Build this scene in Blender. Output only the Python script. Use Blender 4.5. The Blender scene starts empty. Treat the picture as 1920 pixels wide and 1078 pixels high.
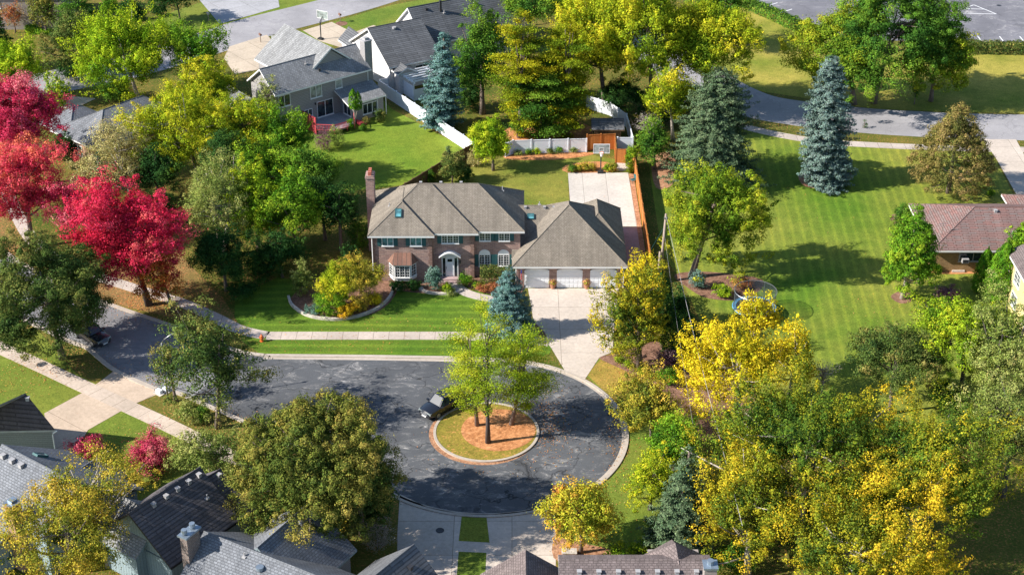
import bpy, math, random
import numpy as np
from mathutils import Vector, Matrix
R = math.radians
sc = bpy.context.scene
col = sc.collection
# ------------------------------------------------------------------ camera, sky, sun, exposure
FPX, PITCH, CAMH = 3020.0, R(28.9), 80.0
cam_d = bpy.data.cameras.new('camera'); cam = bpy.data.objects.new('camera', cam_d); col.objects.link(cam)
cam_d.sensor_width = 36; cam_d.lens = FPX/1920*36; cam_d.clip_start = 1; cam_d.clip_end = 3000
cam.location = (0, 0, CAMH); cam.rotation_euler = (math.pi/2-PITCH, 0, 0)
sc.camera = cam
SUN_EL, SUN_AZ = R(34), R(193)          # the sun stands low on the left, a little towards the camera
sd = (math.cos(SUN_EL)*math.cos(SUN_AZ), math.cos(SUN_EL)*math.sin(SUN_AZ), math.sin(SUN_EL))
w = bpy.data.worlds.new('World'); sc.world = w; w.use_nodes = True
nt = w.node_tree; nt.nodes.clear()
sky = nt.nodes.new('ShaderNodeTexSky'); sky.sky_type = 'NISHITA'; sky.sun_disc = False
sky.sun_elevation = SUN_EL; sky.sun_rotation = math.atan2(sd[0], sd[1])
sky.air_density = 1.0; sky.dust_density = 0.3; sky.ozone_density = 2.5
bg = nt.nodes.new('ShaderNodeBackground'); bg.inputs[1].default_value = 0.10
wo = nt.nodes.new('ShaderNodeOutputWorld')
nt.links.new(sky.outputs[0], bg.inputs[0]); nt.links.new(bg.outputs[0], wo.inputs[0])
sun_d = bpy.data.lights.new('sun', 'SUN'); sun_d.energy = 5.0; sun_d.angle = R(0.5); sun_d.color = (1, 0.955, 0.88)
sun = bpy.data.objects.new('sun', sun_d); col.objects.link(sun)
sun.rotation_euler = Vector(sd).to_track_quat('Z', 'Y').to_euler()
sc.view_settings.view_transform = 'Standard'; sc.view_settings.look = 'None'
sc.view_settings.exposure = 0.92; sc.view_settings.gamma = 1
sc.render.engine = 'CYCLES'
try:
    sc.cycles.max_bounces = 5; sc.cycles.diffuse_bounces = 3; sc.cycles.transmission_bounces = 3; sc.cycles.glossy_bounces = 2
except Exception: pass
# ------------------------------------------------------------------ survey: where a point of the ground seen in the photo lies in the world
sp_, cp_ = math.sin(PITCH), math.cos(PITCH)
def g(px, py, z=0.0):
    u = (px-960)/FPX; v = (py-539)/FPX
    t = (z-CAMH)/(-sp_-v*cp_)
    return (u*t, (cp_-v*sp_)*t, z)
def scale_at(py):
    y = g(960, py)[1]
    return FPX/(y*cp_+CAMH*sp_)
# ------------------------------------------------------------------ mesh helpers
class MB:
    def __init__(s): s.v = []; s.f = []; s.m = []
    def add(s, vs, fs, m=0):
        b = len(s.v); s.v += [tuple(p) for p in vs]
        for f in fs: s.f.append(tuple(i+b for i in f)); s.m.append(m)
        return s
    def box(s, x0, x1, y0, y1, z0, z1, m=0, M=None):
        vs = [Vector((x, y, z)) for z in (z0, z1) for y in (y0, y1) for x in (x0, x1)]
        if M is not None: vs = [M @ p for p in vs]
        return s.add(vs, [(0,2,3,1),(4,5,7,6),(0,1,5,4),(2,6,7,3),(0,4,6,2),(1,3,7,5)], m)
    def prism(s, pts, z0, z1, m=0, cap=True):
        n = len(pts); a = sum(pts[i][0]*pts[(i+1)%n][1]-pts[(i+1)%n][0]*pts[i][1] for i in range(n))
        if a < 0: pts = pts[::-1]
        vs = [(p[0], p[1], z0) for p in pts]+[(p[0], p[1], z1) for p in pts]
        fs = [(i, (i+1)%n, n+(i+1)%n, n+i) for i in range(n)]
        if cap: fs += [tuple(range(n-1,-1,-1)), tuple(range(n, 2*n))]
        return s.add(vs, fs, m)
    def tube(s, pts, rad, n=6, m=0):
        pts = [Vector(p) for p in pts]; k = len(pts)
        if not hasattr(rad, '__len__'): rad = [rad]*k
        vs = []
        for i, p in enumerate(pts):
            d = (pts[min(i+1,k-1)]-pts[max(i-1,0)]).normalized()
            a = d.cross(Vector((0,0,1)) if abs(d.z) < .95 else Vector((1,0,0))).normalized(); b = d.cross(a)
            for j in range(n):
                t = 2*math.pi*j/n; vs.append(p+(a*math.cos(t)+b*math.sin(t))*rad[i])
        fs = []
        for i in range(k-1):
            for j in range(n):
                fs.append((i*n+j, (i+1)*n+j, (i+1)*n+(j+1)%n, i*n+(j+1)%n))
        fs += [tuple(range(n)), tuple(range(k*n-1, (k-1)*n-1, -1))]
        return s.add(vs, fs, m)
    def slab(s, poly, t=.18, m=0, m2=None):        # roof plane with thickness t
        n = len(poly); vs = [tuple(p) for p in poly]+[(p[0], p[1], p[2]-t) for p in poly]
        s.add(vs, [tuple(range(n))], m)
        s.add(vs, [tuple(range(2*n-1, n-1, -1))]+[(i, n+i, n+(i+1)%n, (i+1)%n) for i in range(n)], m if m2 is None else m2)
        return s
    def build(s, name, mats, parent=None, loc=(0,0,0), rot=0, smooth=False):
        me = bpy.data.meshes.new(name); me.from_pydata(s.v, [], s.f); 
        if not isinstance(mats, (list, tuple)): mats = [mats]
        for m in mats: me.materials.append(m)
        if len(mats) > 1: me.polygons.foreach_set('material_index', s.m)
        uv = me.uv_layers.new(name='UVMap'); co = np.array(s.v, dtype=np.float64)
        data = np.zeros((len(me.loops), 2)); me.update()
        for p in me.polygons:
            nn = p.normal
            if abs(nn.z) > .999: ux, vy = Vector((1,0,0)), Vector((0,1,0))
            else: ux = Vector((0,0,1)).cross(nn).normalized(); vy = nn.cross(ux)
            for li in p.loop_indices:
                c = s.v[me.loops[li].vertex_index]
                data[li] = (ux.x*c[0]+ux.y*c[1], vy.x*c[0]+vy.y*c[1]+vy.z*c[2])
        uv.data.foreach_set('uv', data.ravel())
        if smooth: me.polygons.foreach_set('use_smooth', [True]*len(me.polygons))
        return link(name, me, parent, loc, rot)
def link(name, me, parent=None, loc=(0,0,0), rot=0):
    o = bpy.data.objects.new(name, me); col.objects.link(o)
    o.location = loc; o.rotation_euler = (0, 0, rot)
    if parent is not None: o.parent = parent
    return o
def thing(name, label, cat, loc=(0,0,0), rot=0, group=None):
    return tag(link(name, None, None, loc, rot), label, cat, group)
def tag(o, label=None, cat=None, group=None, kind=None):
    if label: o['label'] = label
    if cat: o['category'] = cat
    if group: o['group'] = group
    if kind: o['kind'] = kind
    return o
def copy_tree(o, parent=None, label=None, loc=None, rot=None):
    c = o.copy(); col.objects.link(c); c.parent = parent
    if label: c['label'] = label
    if loc is not None: c.location = loc
    if rot is not None: c.rotation_euler = (0, 0, rot)
    for ch in list(o.children): copy_tree(ch, c)
    return c
# ------------------------------------------------------------------ materials
def newmat(name):
    m = bpy.data.materials.new(name); m.use_nodes = True; t = m.node_tree; t.nodes.clear()
    out = t.nodes.new('ShaderNodeOutputMaterial'); b = t.nodes.new('ShaderNodeBsdfPrincipled')
    t.links.new(b.outputs[0], out.inputs[0]); return m, t, b
def N(t, typ, ins=None, **kw):
    n = t.nodes.new(typ)
    for k, v in kw.items(): setattr(n, k, v)
    for k, v in (ins or {}).items():
        if hasattr(v, 'is_linked') or isinstance(v, bpy.types.NodeSocket): t.links.new(v, n.inputs[k])
        else: n.inputs[k].default_value = v
    return n
def C4(c): return (c[0], c[1], c[2], 1)
def mixc(t, f, a, b, mode='MIX'):
    n = t.nodes.new('ShaderNodeMix'); n.data_type = 'RGBA'; n.blend_type = mode
    for i, v in ((0, f), (6, a), (7, b)):
        if isinstance(v, bpy.types.NodeSocket): t.links.new(v, n.inputs[i])
        else: n.inputs[i].default_value = v if i == 0 else C4(v)
    return n.outputs[2]
def ramp(t, f, stops):
    n = t.nodes.new('ShaderNodeValToRGB'); t.links.new(f, n.inputs[0]); e = n.color_ramp.elements
    while len(e) < len(stops): e.new(.5)
    for i, (p, c) in enumerate(stops): e[i].position = p; e[i].color = C4(c) if hasattr(c, '__len__') else (c, c, c, 1)
    return n.outputs[0]
def noise(t, scale, coord='Object', detail=4, rough=.6, dist=0, vec=None, mapping=None):
    if vec is None:
        tc = t.nodes.new('ShaderNodeTexCoord'); vec = tc.outputs[coord]
    if mapping: vec = N(t, 'ShaderNodeMapping', {0: vec, 3: mapping}).outputs[0]
    return N(t, 'ShaderNodeTexNoise', {'Vector': vec, 'Scale': scale, 'Detail': detail, 'Roughness': rough, 'Distortion': dist}).outputs[0]
def bump(t, b, h, dist=.05, strength=.5):
    n = N(t, 'ShaderNodeBump', {'Height': h, 'Strength': strength, 'Distance': dist}); t.links.new(n.outputs[0], b.inputs['Normal'])
def plain(name, c, rough=.7, metal=0, var=.15, scale=1.5, spec=.5):
    m, t, b = newmat(name)
    n = noise(t, scale); lo = tuple(x*(1-var) for x in c); hi = tuple(min(1, x*(1+var)) for x in c)
    t.links.new(ramp(t, n, [(.3, lo), (.7, hi)]), b.inputs['Base Color'])
    b.inputs['Roughness'].default_value = rough; b.inputs['Metallic'].default_value = metal
    b.inputs['Specular IOR Level'].default_value = spec
    return m
def coursed(name, c1, c2, cm, bw, bh, mort=.02, rough=.9, offs=.5, stain=.25, bmp=.03, spec=.2, big=.35, streak=True):
    """brick, shingle or siding courses in metres on the face's own axes, with large weathering patches"""
    m, t, b = newmat(name)
    tc = t.nodes.new('ShaderNodeTexCoord').outputs['UV']
    br = N(t, 'ShaderNodeTexBrick', {'Vector': tc, 'Color1': C4(c1), 'Color2': C4(c2), 'Mortar': C4(cm), 'Scale': 1.0, 'Mortar Size': mort,
         'Mortar Smooth': .3, 'Bias': 0.0, 'Brick Width': bw, 'Row Height': bh}, offset=offs)
    n1 = noise(t, big, vec=tc, detail=5); n2 = noise(t, 9, vec=tc, detail=3)
    c = mixc(t, stain, br.outputs[0], ramp(t, n1, [(.3, (.35,.35,.36)), (.7, (1.0,.98,.95))]), 'MULTIPLY')
    if streak:
        n3 = noise(t, 1.0, vec=tc, mapping=(1.6, .12, 1), detail=3)
        c = mixc(t, stain*.9, c, ramp(t, n3, [(.35, (.5,.5,.5)), (.65, (1.15,1.15,1.15))]), 'MULTIPLY')
    c = mixc(t, .45, c, ramp(t, n2, [(.3, (.55,.55,.55)), (.7, (1.3,1.3,1.3))]), 'MULTIPLY')
    t.links.new(c, b.inputs['Base Color']); b.inputs['Roughness'].default_value = rough
    b.inputs['Specular IOR Level'].default_value = spec
    bump(t, b, br.outputs[1], -bmp, .6)
    return m
def shingle(name, c, big=.35):
    a = tuple(x*.82 for x in c); d = tuple(x*1.16 for x in c); return coursed(name, a, d, tuple(x*.6 for x in c), .34, .21, .03, .92, .37, .4, .03, .15, big)
def shingle_row(name, c, big=.35): return coursed(name, tuple(x*.8 for x in c), tuple(x*1.15 for x in c), tuple(x*.62 for x in c), 3.0, .30, .06, .9, .37, .4, .03, .15, big)
def brick(name, c1, c2, cm): return coursed(name, c1, c2, cm, .42, .15, .022, .9, .5, .3, .02, .2, .5)
def siding(name, c, vertical=False):
    m = coursed(name, c, tuple(x*.94 for x in c), tuple(x*.6 for x in c), 40 if not vertical else .3, .2 if not vertical else 40, .02, .7, .5, .12, .02, .3, .3, False)
    return m
def glass(name, c=(.02,.03,.035), r=.08):
    m, t, b = newmat(name); n = noise(t, 1.2, detail=2)
    t.links.new(ramp(t, n, [(.35, tuple(x*.5 for x in c)), (.65, tuple(x*2 for x in c))]), b.inputs['Base Color'])
    b.inputs['Roughness'].default_value = r; b.inputs['Specular IOR Level'].default_value = .8; return m
def concrete(name, c, joint=None, rot=0, rough=.85, jw=.025):
    m, t, b = newmat(name); tc = t.nodes.new('ShaderNodeTexCoord').outputs['Object']
    n1 = noise(t, .25, vec=tc, detail=6, rough=.65); n2 = noise(t, 3, vec=tc, detail=6, rough=.7); n3 = noise(t, 14, vec=tc, detail=2)
    cc = mixc(t, .55, c, ramp(t, n1, [(.3, tuple(x*.68 for x in c)), (.7, tuple(min(1, x*1.12) for x in c))]))
    cc = mixc(t, .35, cc, ramp(t, n2, [(.35, (.6,.58,.55)), (.6, (1.1,1.1,1.1))]), 'MULTIPLY')
    cc = mixc(t, .2, cc, ramp(t, n3, [(.3, (.6,.6,.6)), (.7, (1.2,1.2,1.2))]), 'MULTIPLY')
    if joint:
        v = N(t, 'ShaderNodeMapping', {0: tc, 2: (0, 0, rot)}).outputs[0]
        br = N(t, 'ShaderNodeTexBrick', {'Vector': v, 'Color1': (1,1,1,1), 'Color2': (.88,.88,.87,1), 'Mortar': (.35,.33,.3,1), 'Scale': 1.0,
            'Mortar Size': jw, 'Mortar Smooth': .4, 'Bias': 0, 'Brick Width': joint[0], 'Row Height': joint[1]}, offset=0.0)
        cc = mixc(t, 1, cc, br.outputs[0], 'MULTIPLY')
    t.links.new(cc, b.inputs['Base Color']); b.inputs['Roughness'].default_value = rough
    b.inputs['Specular IOR Level'].default_value = .25
    return m
def asphalt(name, c, worn, amt=.5, crack=.6):
    m, t, b = newmat(name); tc = t.nodes.new('ShaderNodeTexCoord').outputs['Object']
    n1 = noise(t, .12, vec=tc, detail=7, rough=.65); n2 = noise(t, .8, vec=tc, detail=8, rough=.75, dist=1.2, mapping=(.55, 1.2, 1)); n3 = noise(t, 12, vec=tc, detail=3)
    wn = mixc(t, 1.0, ramp(t, n1, [(.40, 0), (.58, 1)]), ramp(t, n2, [(.51, 0), (.64, 1)]), 'MULTIPLY')
    cc = mixc(t, .6, c, ramp(t, n1, [(.3, tuple(x*.7 for x in c)), (.7, tuple(x*1.4 for x in c))]))
    f = N(t, 'ShaderNodeMath', {0: wn, 1: amt}, operation='MULTIPLY').outputs[0]
    cc = mixc(t, f, cc, worn)
    # sealed cracks: wandering thin dark lines, and finer pale ones
    warp = N(t, 'ShaderNodeTexNoise', {'Vector': tc, 'Scale': .45, 'Detail': 3.0})
    vv = N(t, 'ShaderNodeVectorMath', {0: tc, 1: N(t, 'ShaderNodeVectorMath', {0: warp.outputs[1], 1: (4.5, 4.5, 0)}, operation='MULTIPLY').outputs[0]}, operation='ADD').outputs[0]
    vo = N(t, 'ShaderNodeTexVoronoi', {'Vector': vv, 'Scale': .27}, feature='DISTANCE_TO_EDGE').outputs[0]
    ck = N(t, 'ShaderNodeMath', {0: ramp(t, noise(t, .16, vec=tc, detail=3, mapping=(1, 1, 1)), [(.40, .55), (.55, 1)]), 1: crack}, operation='MULTIPLY').outputs[0]
    cc = mixc(t, ck, cc, ramp(t, vo, [(.0, (.2,.2,.2)), (.02, (1,1,1))]), 'MULTIPLY')
    vo2 = N(t, 'ShaderNodeTexVoronoi', {'Vector': vv, 'Scale': 1.1}, feature='DISTANCE_TO_EDGE').outputs[0]
    lf = N(t, 'ShaderNodeMath', {0: ramp(t, vo2, [(.0, 1), (.03, 0)]), 1: wn}, operation='MULTIPLY').outputs[0]
    cc = mixc(t, lf, cc, tuple(min(1, x*1.6) for x in worn))
    cc = mixc(t, .45, cc, ramp(t, n3, [(.3, (.6,.6,.6)), (.7, (1.35,1.35,1.35))]), 'MULTIPLY')
    t.links.new(cc, b.inputs['Base Color']); b.inputs['Roughness'].default_value = .85
    b.inputs['Specular IOR Level'].default_value = .25
    bump(t, b, n3, .02, .4); return m
def grass(name, c, dry, damt=.5, stripe=None, leafy=None, dscale=.09):
    """mown turf: fine blade noise, dry patches, optional mower stripes (dir, period, strength) and fallen leaf tint"""
    m, t, b = newmat(name); tc = t.nodes.new('ShaderNodeTexCoord').outputs['Object']
    n1 = noise(t, dscale, vec=tc, detail=6, rough=.6); n2 = noise(t, 1.3, vec=tc, detail=5, rough=.7); n3 = noise(t, 5.5, vec=tc, detail=5, rough=.85); n4 = noise(t, .35, vec=tc, detail=5, rough=.7)
    f = N(t, 'ShaderNodeMath', {0: ramp(t, n1, [(.32, 0), (.60, 1)]), 1: damt}, operation='MULTIPLY').outputs[0]
    cc = mixc(t, f, c, dry)
    if stripe:
        v = N(t, 'ShaderNodeMapping', {0: tc, 2: (0, 0, stripe[0])}).outputs[0]
        wv = N(t, 'ShaderNodeTexWave', {'Vector': v, 'Scale': 1/stripe[1]*.314, 'Distortion': stripe[3] if len(stripe) > 3 else .6, 'Detail': 2.0, 'Detail Scale': .25}, wave_type='BANDS', bands_direction='X', wave_profile='SIN').outputs[1]
        lo = 1-stripe[2]; hi = 1+stripe[2]
        cc = mixc(t, 1, cc, ramp(t, wv, [(.3, (lo, lo, lo)), (.72, (1, 1, 1)), (.95, (hi*1.12, hi*1.06, hi*.95))]), 'MULTIPLY')
    cc = mixc(t, .6, cc, ramp(t, n4, [(.3, (.72,.76,.7)), (.7, (1.25,1.2,1.2))]), 'MULTIPLY')
    cc = mixc(t, .6, cc, ramp(t, n2, [(.3, (.65,.7,.65)), (.7, (1.3,1.25,1.2))]), 'MULTIPLY')
    cc = mixc(t, .9, cc, ramp(t, n3, [(.3, (.35,.4,.35)), (.7, (1.65,1.55,1.45))]), 'MULTIPLY')
    if leafy:
        n5 = noise(t, 5, vec=tc, detail=2, rough=.5)
        ff = N(t, 'ShaderNodeMath', {0: ramp(t, n5, [(leafy[1], 0), (leafy[1]+.05, 1)]), 1: ramp(t, n4, [(.35, 0), (.55, 1)])}, operation='MULTIPLY').outputs[0]
        cc = mixc(t, ff, cc, leafy[0])
    t.links.new(cc, b.inputs['Base Color']); b.inputs['Roughness'].default_value = .9; b.inputs['Specular IOR Level'].default_value = .1
    bump(t, b, n3, .08, .6); return m
def mulch(name, c, c2):
    m, t, b = newmat(name); tc = t.nodes.new('ShaderNodeTexCoord').outputs['Object']
    n = noise(t, 2.6, vec=tc, detail=7, rough=.9); n2 = noise(t, .7, vec=tc, detail=4)
    cc = mixc(t, .3, ramp(t, n, [(.36, tuple(x*.25 for x in c)), (.5, c), (.62, tuple(min(1, x*1.25) for x in c2))]), ramp(t, n2, [(.35, tuple(x*.6 for x in c)), (.65, c2)]))
    t.links.new(cc, b.inputs['Base Color']); b.inputs['Roughness'].default_value = .95; b.inputs['Specular IOR Level'].default_value = .1
    bump(t, b, n, .08, .8); return m
M = {}
M['shingle_main'] = coursed('weathered_shingle', (.265,.225,.18), (.345,.295,.235), (.18,.155,.125), .27, .15, .02, .92, .37, .4, .03, .15, .3)
M['shingle_grey'] = shingle('grey_shingle', (.335,.335,.335))
M['shingle_dark'] = shingle_row('dark_grey_shingle', (.17,.175,.185), .2)
M['shingle_slate'] = shingle_row('slate_shingle', (.16,.145,.15))
M['shingle_pale'] = shingle('pale_blue_grey_shingle', (.235,.245,.265))
M['shingle_brown'] = shingle_row('brown_shingle', (.14,.115,.115))
M['shingle_red'] = coursed('rosy_shingle', (.30,.165,.145), (.25,.20,.185), (.13,.07,.06), .9, .24, .03, .9, .31, .35, .03, .15, .3)
M['shingle_taupe'] = shingle('taupe_shingle', (.23,.185,.175))
M['brick_grey'] = brick('weathered_brick', (.28,.2,.17), (.2,.15,.13), (.3,.27,.25))
M['brick_main'] = brick('pink_brick', (.52,.31,.25), (.33,.19,.165), (.44,.36,.32))
M['brick_quoin'] = brick('quoin_brick', (.42,.25,.19), (.34,.19,.15), (.2,.15,.13))
M['brick_tan'] = brick('tan_brick', (.42,.25,.11), (.32,.18,.08), (.34,.24,.14))
M['brick_orange'] = brick('orange_brick', (.45,.22,.13), (.35,.16,.1), (.4,.32,.26))
M['siding_taupe'] = siding('taupe_siding', (.36,.34,.33))
M['siding_white'] = siding('white_siding', (.72,.69,.68))
M['siding_yellow'] = siding('yellow_siding', (.72,.58,.27))
M['siding_teal'] = siding('blue_grey_siding', (.27,.34,.36), True)
M['siding_grey'] = siding('grey_siding', (.26,.26,.26))
M['siding_tan'] = siding('tan_siding', (.36,.31,.28))
M['white'] = plain('white_trim', (.78,.77,.75), .5, var=.04)
M['vinyl'] = plain('white_vinyl', (.80,.82,.86), .45, var=.05)
M['teal'] = plain('teal_shutter', (.03,.11,.115), .6)
M['copper'] = coursed('aged_copper_roof', (.26,.13,.085), (.2,.1,.07), (.08,.045,.03), .45, 40, .03, .45, 0, .3, .02, .5, .8)
M['door'] = plain('garage_door_white', (.82,.83,.85), .5, var=.03)
M['glass'] = glass('window_glass')
M['glass_teal'] = glass('window_glass_with_blind', (.07,.19,.21), .25)
M['glass_light'] = glass('lit_blind_glass', (.22,.25,.24), .3)
M['metal'] = plain('galvanised_metal', (.42,.43,.44), .4, .8, .1)
M['dark_metal'] = plain('dark_metal', (.04,.04,.045), .5, .3)
M['vent'] = plain('roof_vent_paint', (.36,.345,.34), .6)
M['wood_orange'] = coursed('cedar_boards', (.62,.24,.065), (.5,.18,.045), (.2,.07,.02), .16, 40, .015, .8, 0, .25, .02, .2, .7, False)
M['wood_brown'] = coursed('brown_boards', (.2,.12,.06), (.15,.09,.05), (.05,.03,.02), .16, 40, .015, .85, 0, .3, .02, .2, .7, False)
M['wood_red'] = plain('red_stained_wood', (.42,.05,.06), .7)
M['wood_pole'] = plain('weathered_pole', (.3,.23,.18), .9)
M['deck'] = coursed('grey_deck_boards', (.4,.42,.45), (.34,.36,.39), (.15,.16,.18), 3.0, .15, .012, .8)
M['stone'] = plain('pale_stone', (.5,.44,.38), .9, var=.3, scale=3)
M['cap'] = plain('chimney_cap', (.3,.36,.42), .4, .6)
M['clay'] = plain('clay_flue', (.45,.13,.08), .8)
M['bark'] = plain('grey_brown_bark', (.16,.12,.095), .95, var=.35, scale=6)
M['bark_pale'] = plain('pale_bark', (.36,.31,.26), .95, var=.3, scale=6)
M['bark_dark'] = plain('dark_bark', (.07,.055,.05), .95, var=.3, scale=6)
M['orange'] = plain('orange_paint', (.7,.15,.03), .5)
M['terracotta'] = plain('terracotta', (.4,.18,.1), .8)
M['blue_pad'] = plain('blue_pad', (.12,.35,.55), .5)
M['black'] = plain('black_rubber', (.02,.02,.02), .8)
M['conc'] = concrete('pale_concrete', (.56,.49,.42))
M['conc_drive'] = concrete('driveway_concrete', (.60,.51,.43), (4.7, 4.4))
M['conc_patio'] = concrete('patio_concrete', (.62,.56,.50), (2.75, 40))
M['conc_old'] = concrete('old_driveway_concrete', (.58,.45,.34), (5.4, 5.4), R(38))
M['conc_walk'] = concrete('sidewalk_concrete', (.55,.46,.39), (1.5, 30), R(0))
M['conc_walk2'] = concrete('diagonal_sidewalk_concrete', (.58,.47,.38), (1.6, 30), R(38))
M['conc_walk3'] = concrete('curved_sidewalk_concrete', (.54,.46,.40), (1.6, 30))
M['conc_tan'] = concrete('tan_concrete', (.56,.46,.35), (4, 4), R(-38))
M['conc_blue'] = concrete('grey_concrete', (.42,.41,.42), (4, 4), R(-38))
M['kerb'] = concrete('kerb_concrete', (.48,.41,.34))
M['brickpave'] = concrete('pink_paving', (.42,.30,.29))
M['road_new'] = asphalt('sealed_asphalt', (.086,.089,.095), (.34,.32,.30), .62, .9)
M['road_old'] = asphalt('old_grey_road', (.30,.285,.29), (.4,.38,.36), .4, .25)
M['road_mid'] = asphalt('worn_street', (.21,.205,.21), (.3,.29,.28), .5, .4)
M['lot'] = asphalt('parking_lot_asphalt', (.17,.165,.18), (.36,.34,.33), .8, .35)
M['grass'] = grass('lawn_grass', (.10,.175,.024), (.27,.25,.05), .5)
M['ground'] = grass('rough_grass', (.06,.10,.014), (.20,.16,.04), .6, leafy=((.35,.17,.06), .56))
M['lawn_front'] = grass('striped_front_lawn', (.075,.165,.018), (.17,.22,.03), .5, (R(90), 1.3, .12, 2.5))
M['lawn_back'] = grass('back_lawn', (.115,.21,.022), (.23,.26,.035), .6)
M['lawn_side'] = grass('striped_side_lawn', (.095,.185,.02), (.30,.285,.06), .8, (R(3), 1.15, .085, .35), dscale=.045)
M['lawn_yard'] = grass('back_yard_lawn', (.085,.155,.02), (.27,.24,.055), .75, dscale=.12)
M['lawn_dry'] = grass('dry_bank_grass', (.12,.18,.018), (.40,.33,.08), .8)
M['lawn_olive'] = grass('olive_turf', (.16,.17,.025), (.36,.24,.06), .8, leafy=((.5,.25,.08), .6))
M['mulch_orange'] = mulch('orange_mulch', (.50,.20,.075), (.70,.36,.17))
M['mulch'] = mulch('brown_mulch', (.22,.115,.075), (.34,.2,.14))
M['needles'] = mulch('needle_litter', (.40,.20,.11), (.52,.3,.18))
M['litter'] = grass('leaf_littered_grass', (.11,.12,.025), (.25,.16,.07), .9, leafy=((.50,.19,.08), .56))
# ------------------------------------------------------------------ the setting: ground, streets, walks, lawns
def G(pts, z=0): return [g(x, y)[:2]+(z,) for x, y in pts]
def smooth(pts, k=6, closed=False):
    P = [Vector(p[:2]) for p in pts]; n = len(P); out = []
    rng = range(n if closed else n-1)
    for i in rng:
        a, b, c, d = (P[(i-1) % n], P[i], P[(i+1) % n], P[(i+2) % n]) if closed else (P[max(i-1,0)], P[i], P[i+1], P[min(i+2,n-1)])
        for j in range(k):
            t = j/k; out.append(tuple(.5*((2*b)+(c-a)*t+(2*a-5*b+4*c-d)*t*t+(3*b-a-3*c+d)*t**3)))
    if not closed: out.append(tuple(P[-1]))
    return out
def sheet(name, pts, z, mat, kind='structure', thick=None):
    mb = MB()
    if thick: mb.prism([p[:2] for p in pts], z-thick, z)
    else:
        n = len(pts); a = sum(pts[i][0]*pts[(i+1)%n][1]-pts[(i+1)%n][0]*pts[i][1] for i in range(n))
        if a < 0: pts = pts[::-1]
        mb.add([(p[0], p[1], z) for p in pts], [tuple(range(n))])
    o = mb.build(name, M[mat] if isinstance(mat, str) else mat); o['kind'] = kind; return o
def ribbon(name, line, width, z0, z1, mat, offs=0, kind='structure', closed=False):
    P = [Vector(p[:2]) for p in line]; n = len(P); L = []; Rr = []
    for i in range(n):
        d = (P[(i+1) % n]-P[i-1]) if closed else (P[min(i+1,n-1)]-P[max(i-1,0)])
        d.normalize(); q = Vector((-d.y, d.x)); L.append(P[i]+q*(offs+width/2)); Rr.append(P[i]+q*(offs-width/2))
    mb = MB(); vs = []
    for i in range(n): vs += [(Rr[i].x, Rr[i].y, z0), (Rr[i].x, Rr[i].y, z1), (L[i].x, L[i].y, z1), (L[i].x, L[i].y, z0)]
    fs = []
    for i in range(n if closed else n-1):
        a = 4*i; b = 4*((i+1) % n)
        fs += [(a, b, b+1, a+1), (a+1, b+1, b+2, a+2), (a+2, b+2, b+3, a+3)]
    if not closed: fs += [(0, 1, 2, 3), (4*n-1, 4*n-2, 4*n-3, 4*n-4)]
    mb.add(vs, fs); o = mb.build(name, M[mat]); o['kind'] = kind; return o
def arc(c, r, a0, a1, n=40, ry=None): return [(c[0]+r*math.cos(R(a0+(a1-a0)*i/n)), c[1]+(ry or r)*math.sin(R(a0+(a1-a0)*i/n))) for i in range(n+1)]
mb = MB(); mb.add([(-600,-300,0),(600,-300,0),(600,1500,0),(-600,1500,0)], [(0,1,2,3)]); o = mb.build('ground', M['ground']); o['kind'] = 'structure'
CC = (-2.15, 118.5); CR = 12.15
# lawns
sheet('lawn', G([(440,560),(520,520),(700,545),(930,545),(960,560),(1000,600),(1045,640),(1020,668),(495,668),(440,630)]), .004, 'lawn_front')
sheet('lawn', G([(560,200),(640,175),(715,185),(735,205),(886,286),(775,345),(640,360),(560,360)]), .004, 'lawn_back')
sheet('lawn', G([(815,345),(880,315),(960,290),(1110,290),(1155,300),(1160,330),(1065,335),(1068,400),(960,400),(700,360)]), .004, 'lawn_yard')
sheet('lawn', G([(1215,300),(1400,235),(1500,255),(1620,267),(1855,278),(1900,365),(1960,400),(2000,700),(1750,800),(1560,820),(1400,760),(1330,640),(1285,540),(1240,470)]), .004, 'lawn_side')
sheet('lawn', G([(1350,-20),(1400,0),(1500,52),(1600,92),(1800,100),(2000,104),(2000,215),(1800,210),(1640,205),(1405,168),(1340,150)]), .004, 'lawn_dry')
sheet('lawn', [(-58,128),(-47,137),(-41,128.5),(-30,119.3),(-27,117),(-25,112),(-34,106),(-52,112)], .004, 'grass')
sheet('lawn', G([(1100,705),(1125,665),(1180,690),(1290,740),(1330,900),(1300,1060),(1140,1040),(1045,1020),(1055,950),(1180,850),(1165,770)]), .004, 'grass')
sheet('lawn', G([(1130,670),(1190,690),(1260,740),(1200,800),(1150,750),(1100,702)]), .008, 'lawn_olive')
sheet('lawn', G([(495,662),(1030,664),(1040,640),(900,638),(480,637)]), .006, 'lawn_front')
sheet('lawn', G([(330,20),(520,-40),(760,-40),(520,60),(420,45),(300,80),(230,60)]), .004, 'grass')
sheet('lawn', G([(500,76),(560,60),(735,10),(900,-20),(900,20),(700,60),(600,95),(520,110)]), .004, 'grass')
sheet('leaf_strewn_lawn', G([(150,480),(330,470),(420,560),(450,612),(340,600),(215,570),(130,540)]), .006, 'litter')
sheet('leaf_strewn_lawn', G([(0,380),(60,455),(160,520),(110,535),(38,490),(0,470)]), .006, 'litter')
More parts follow.
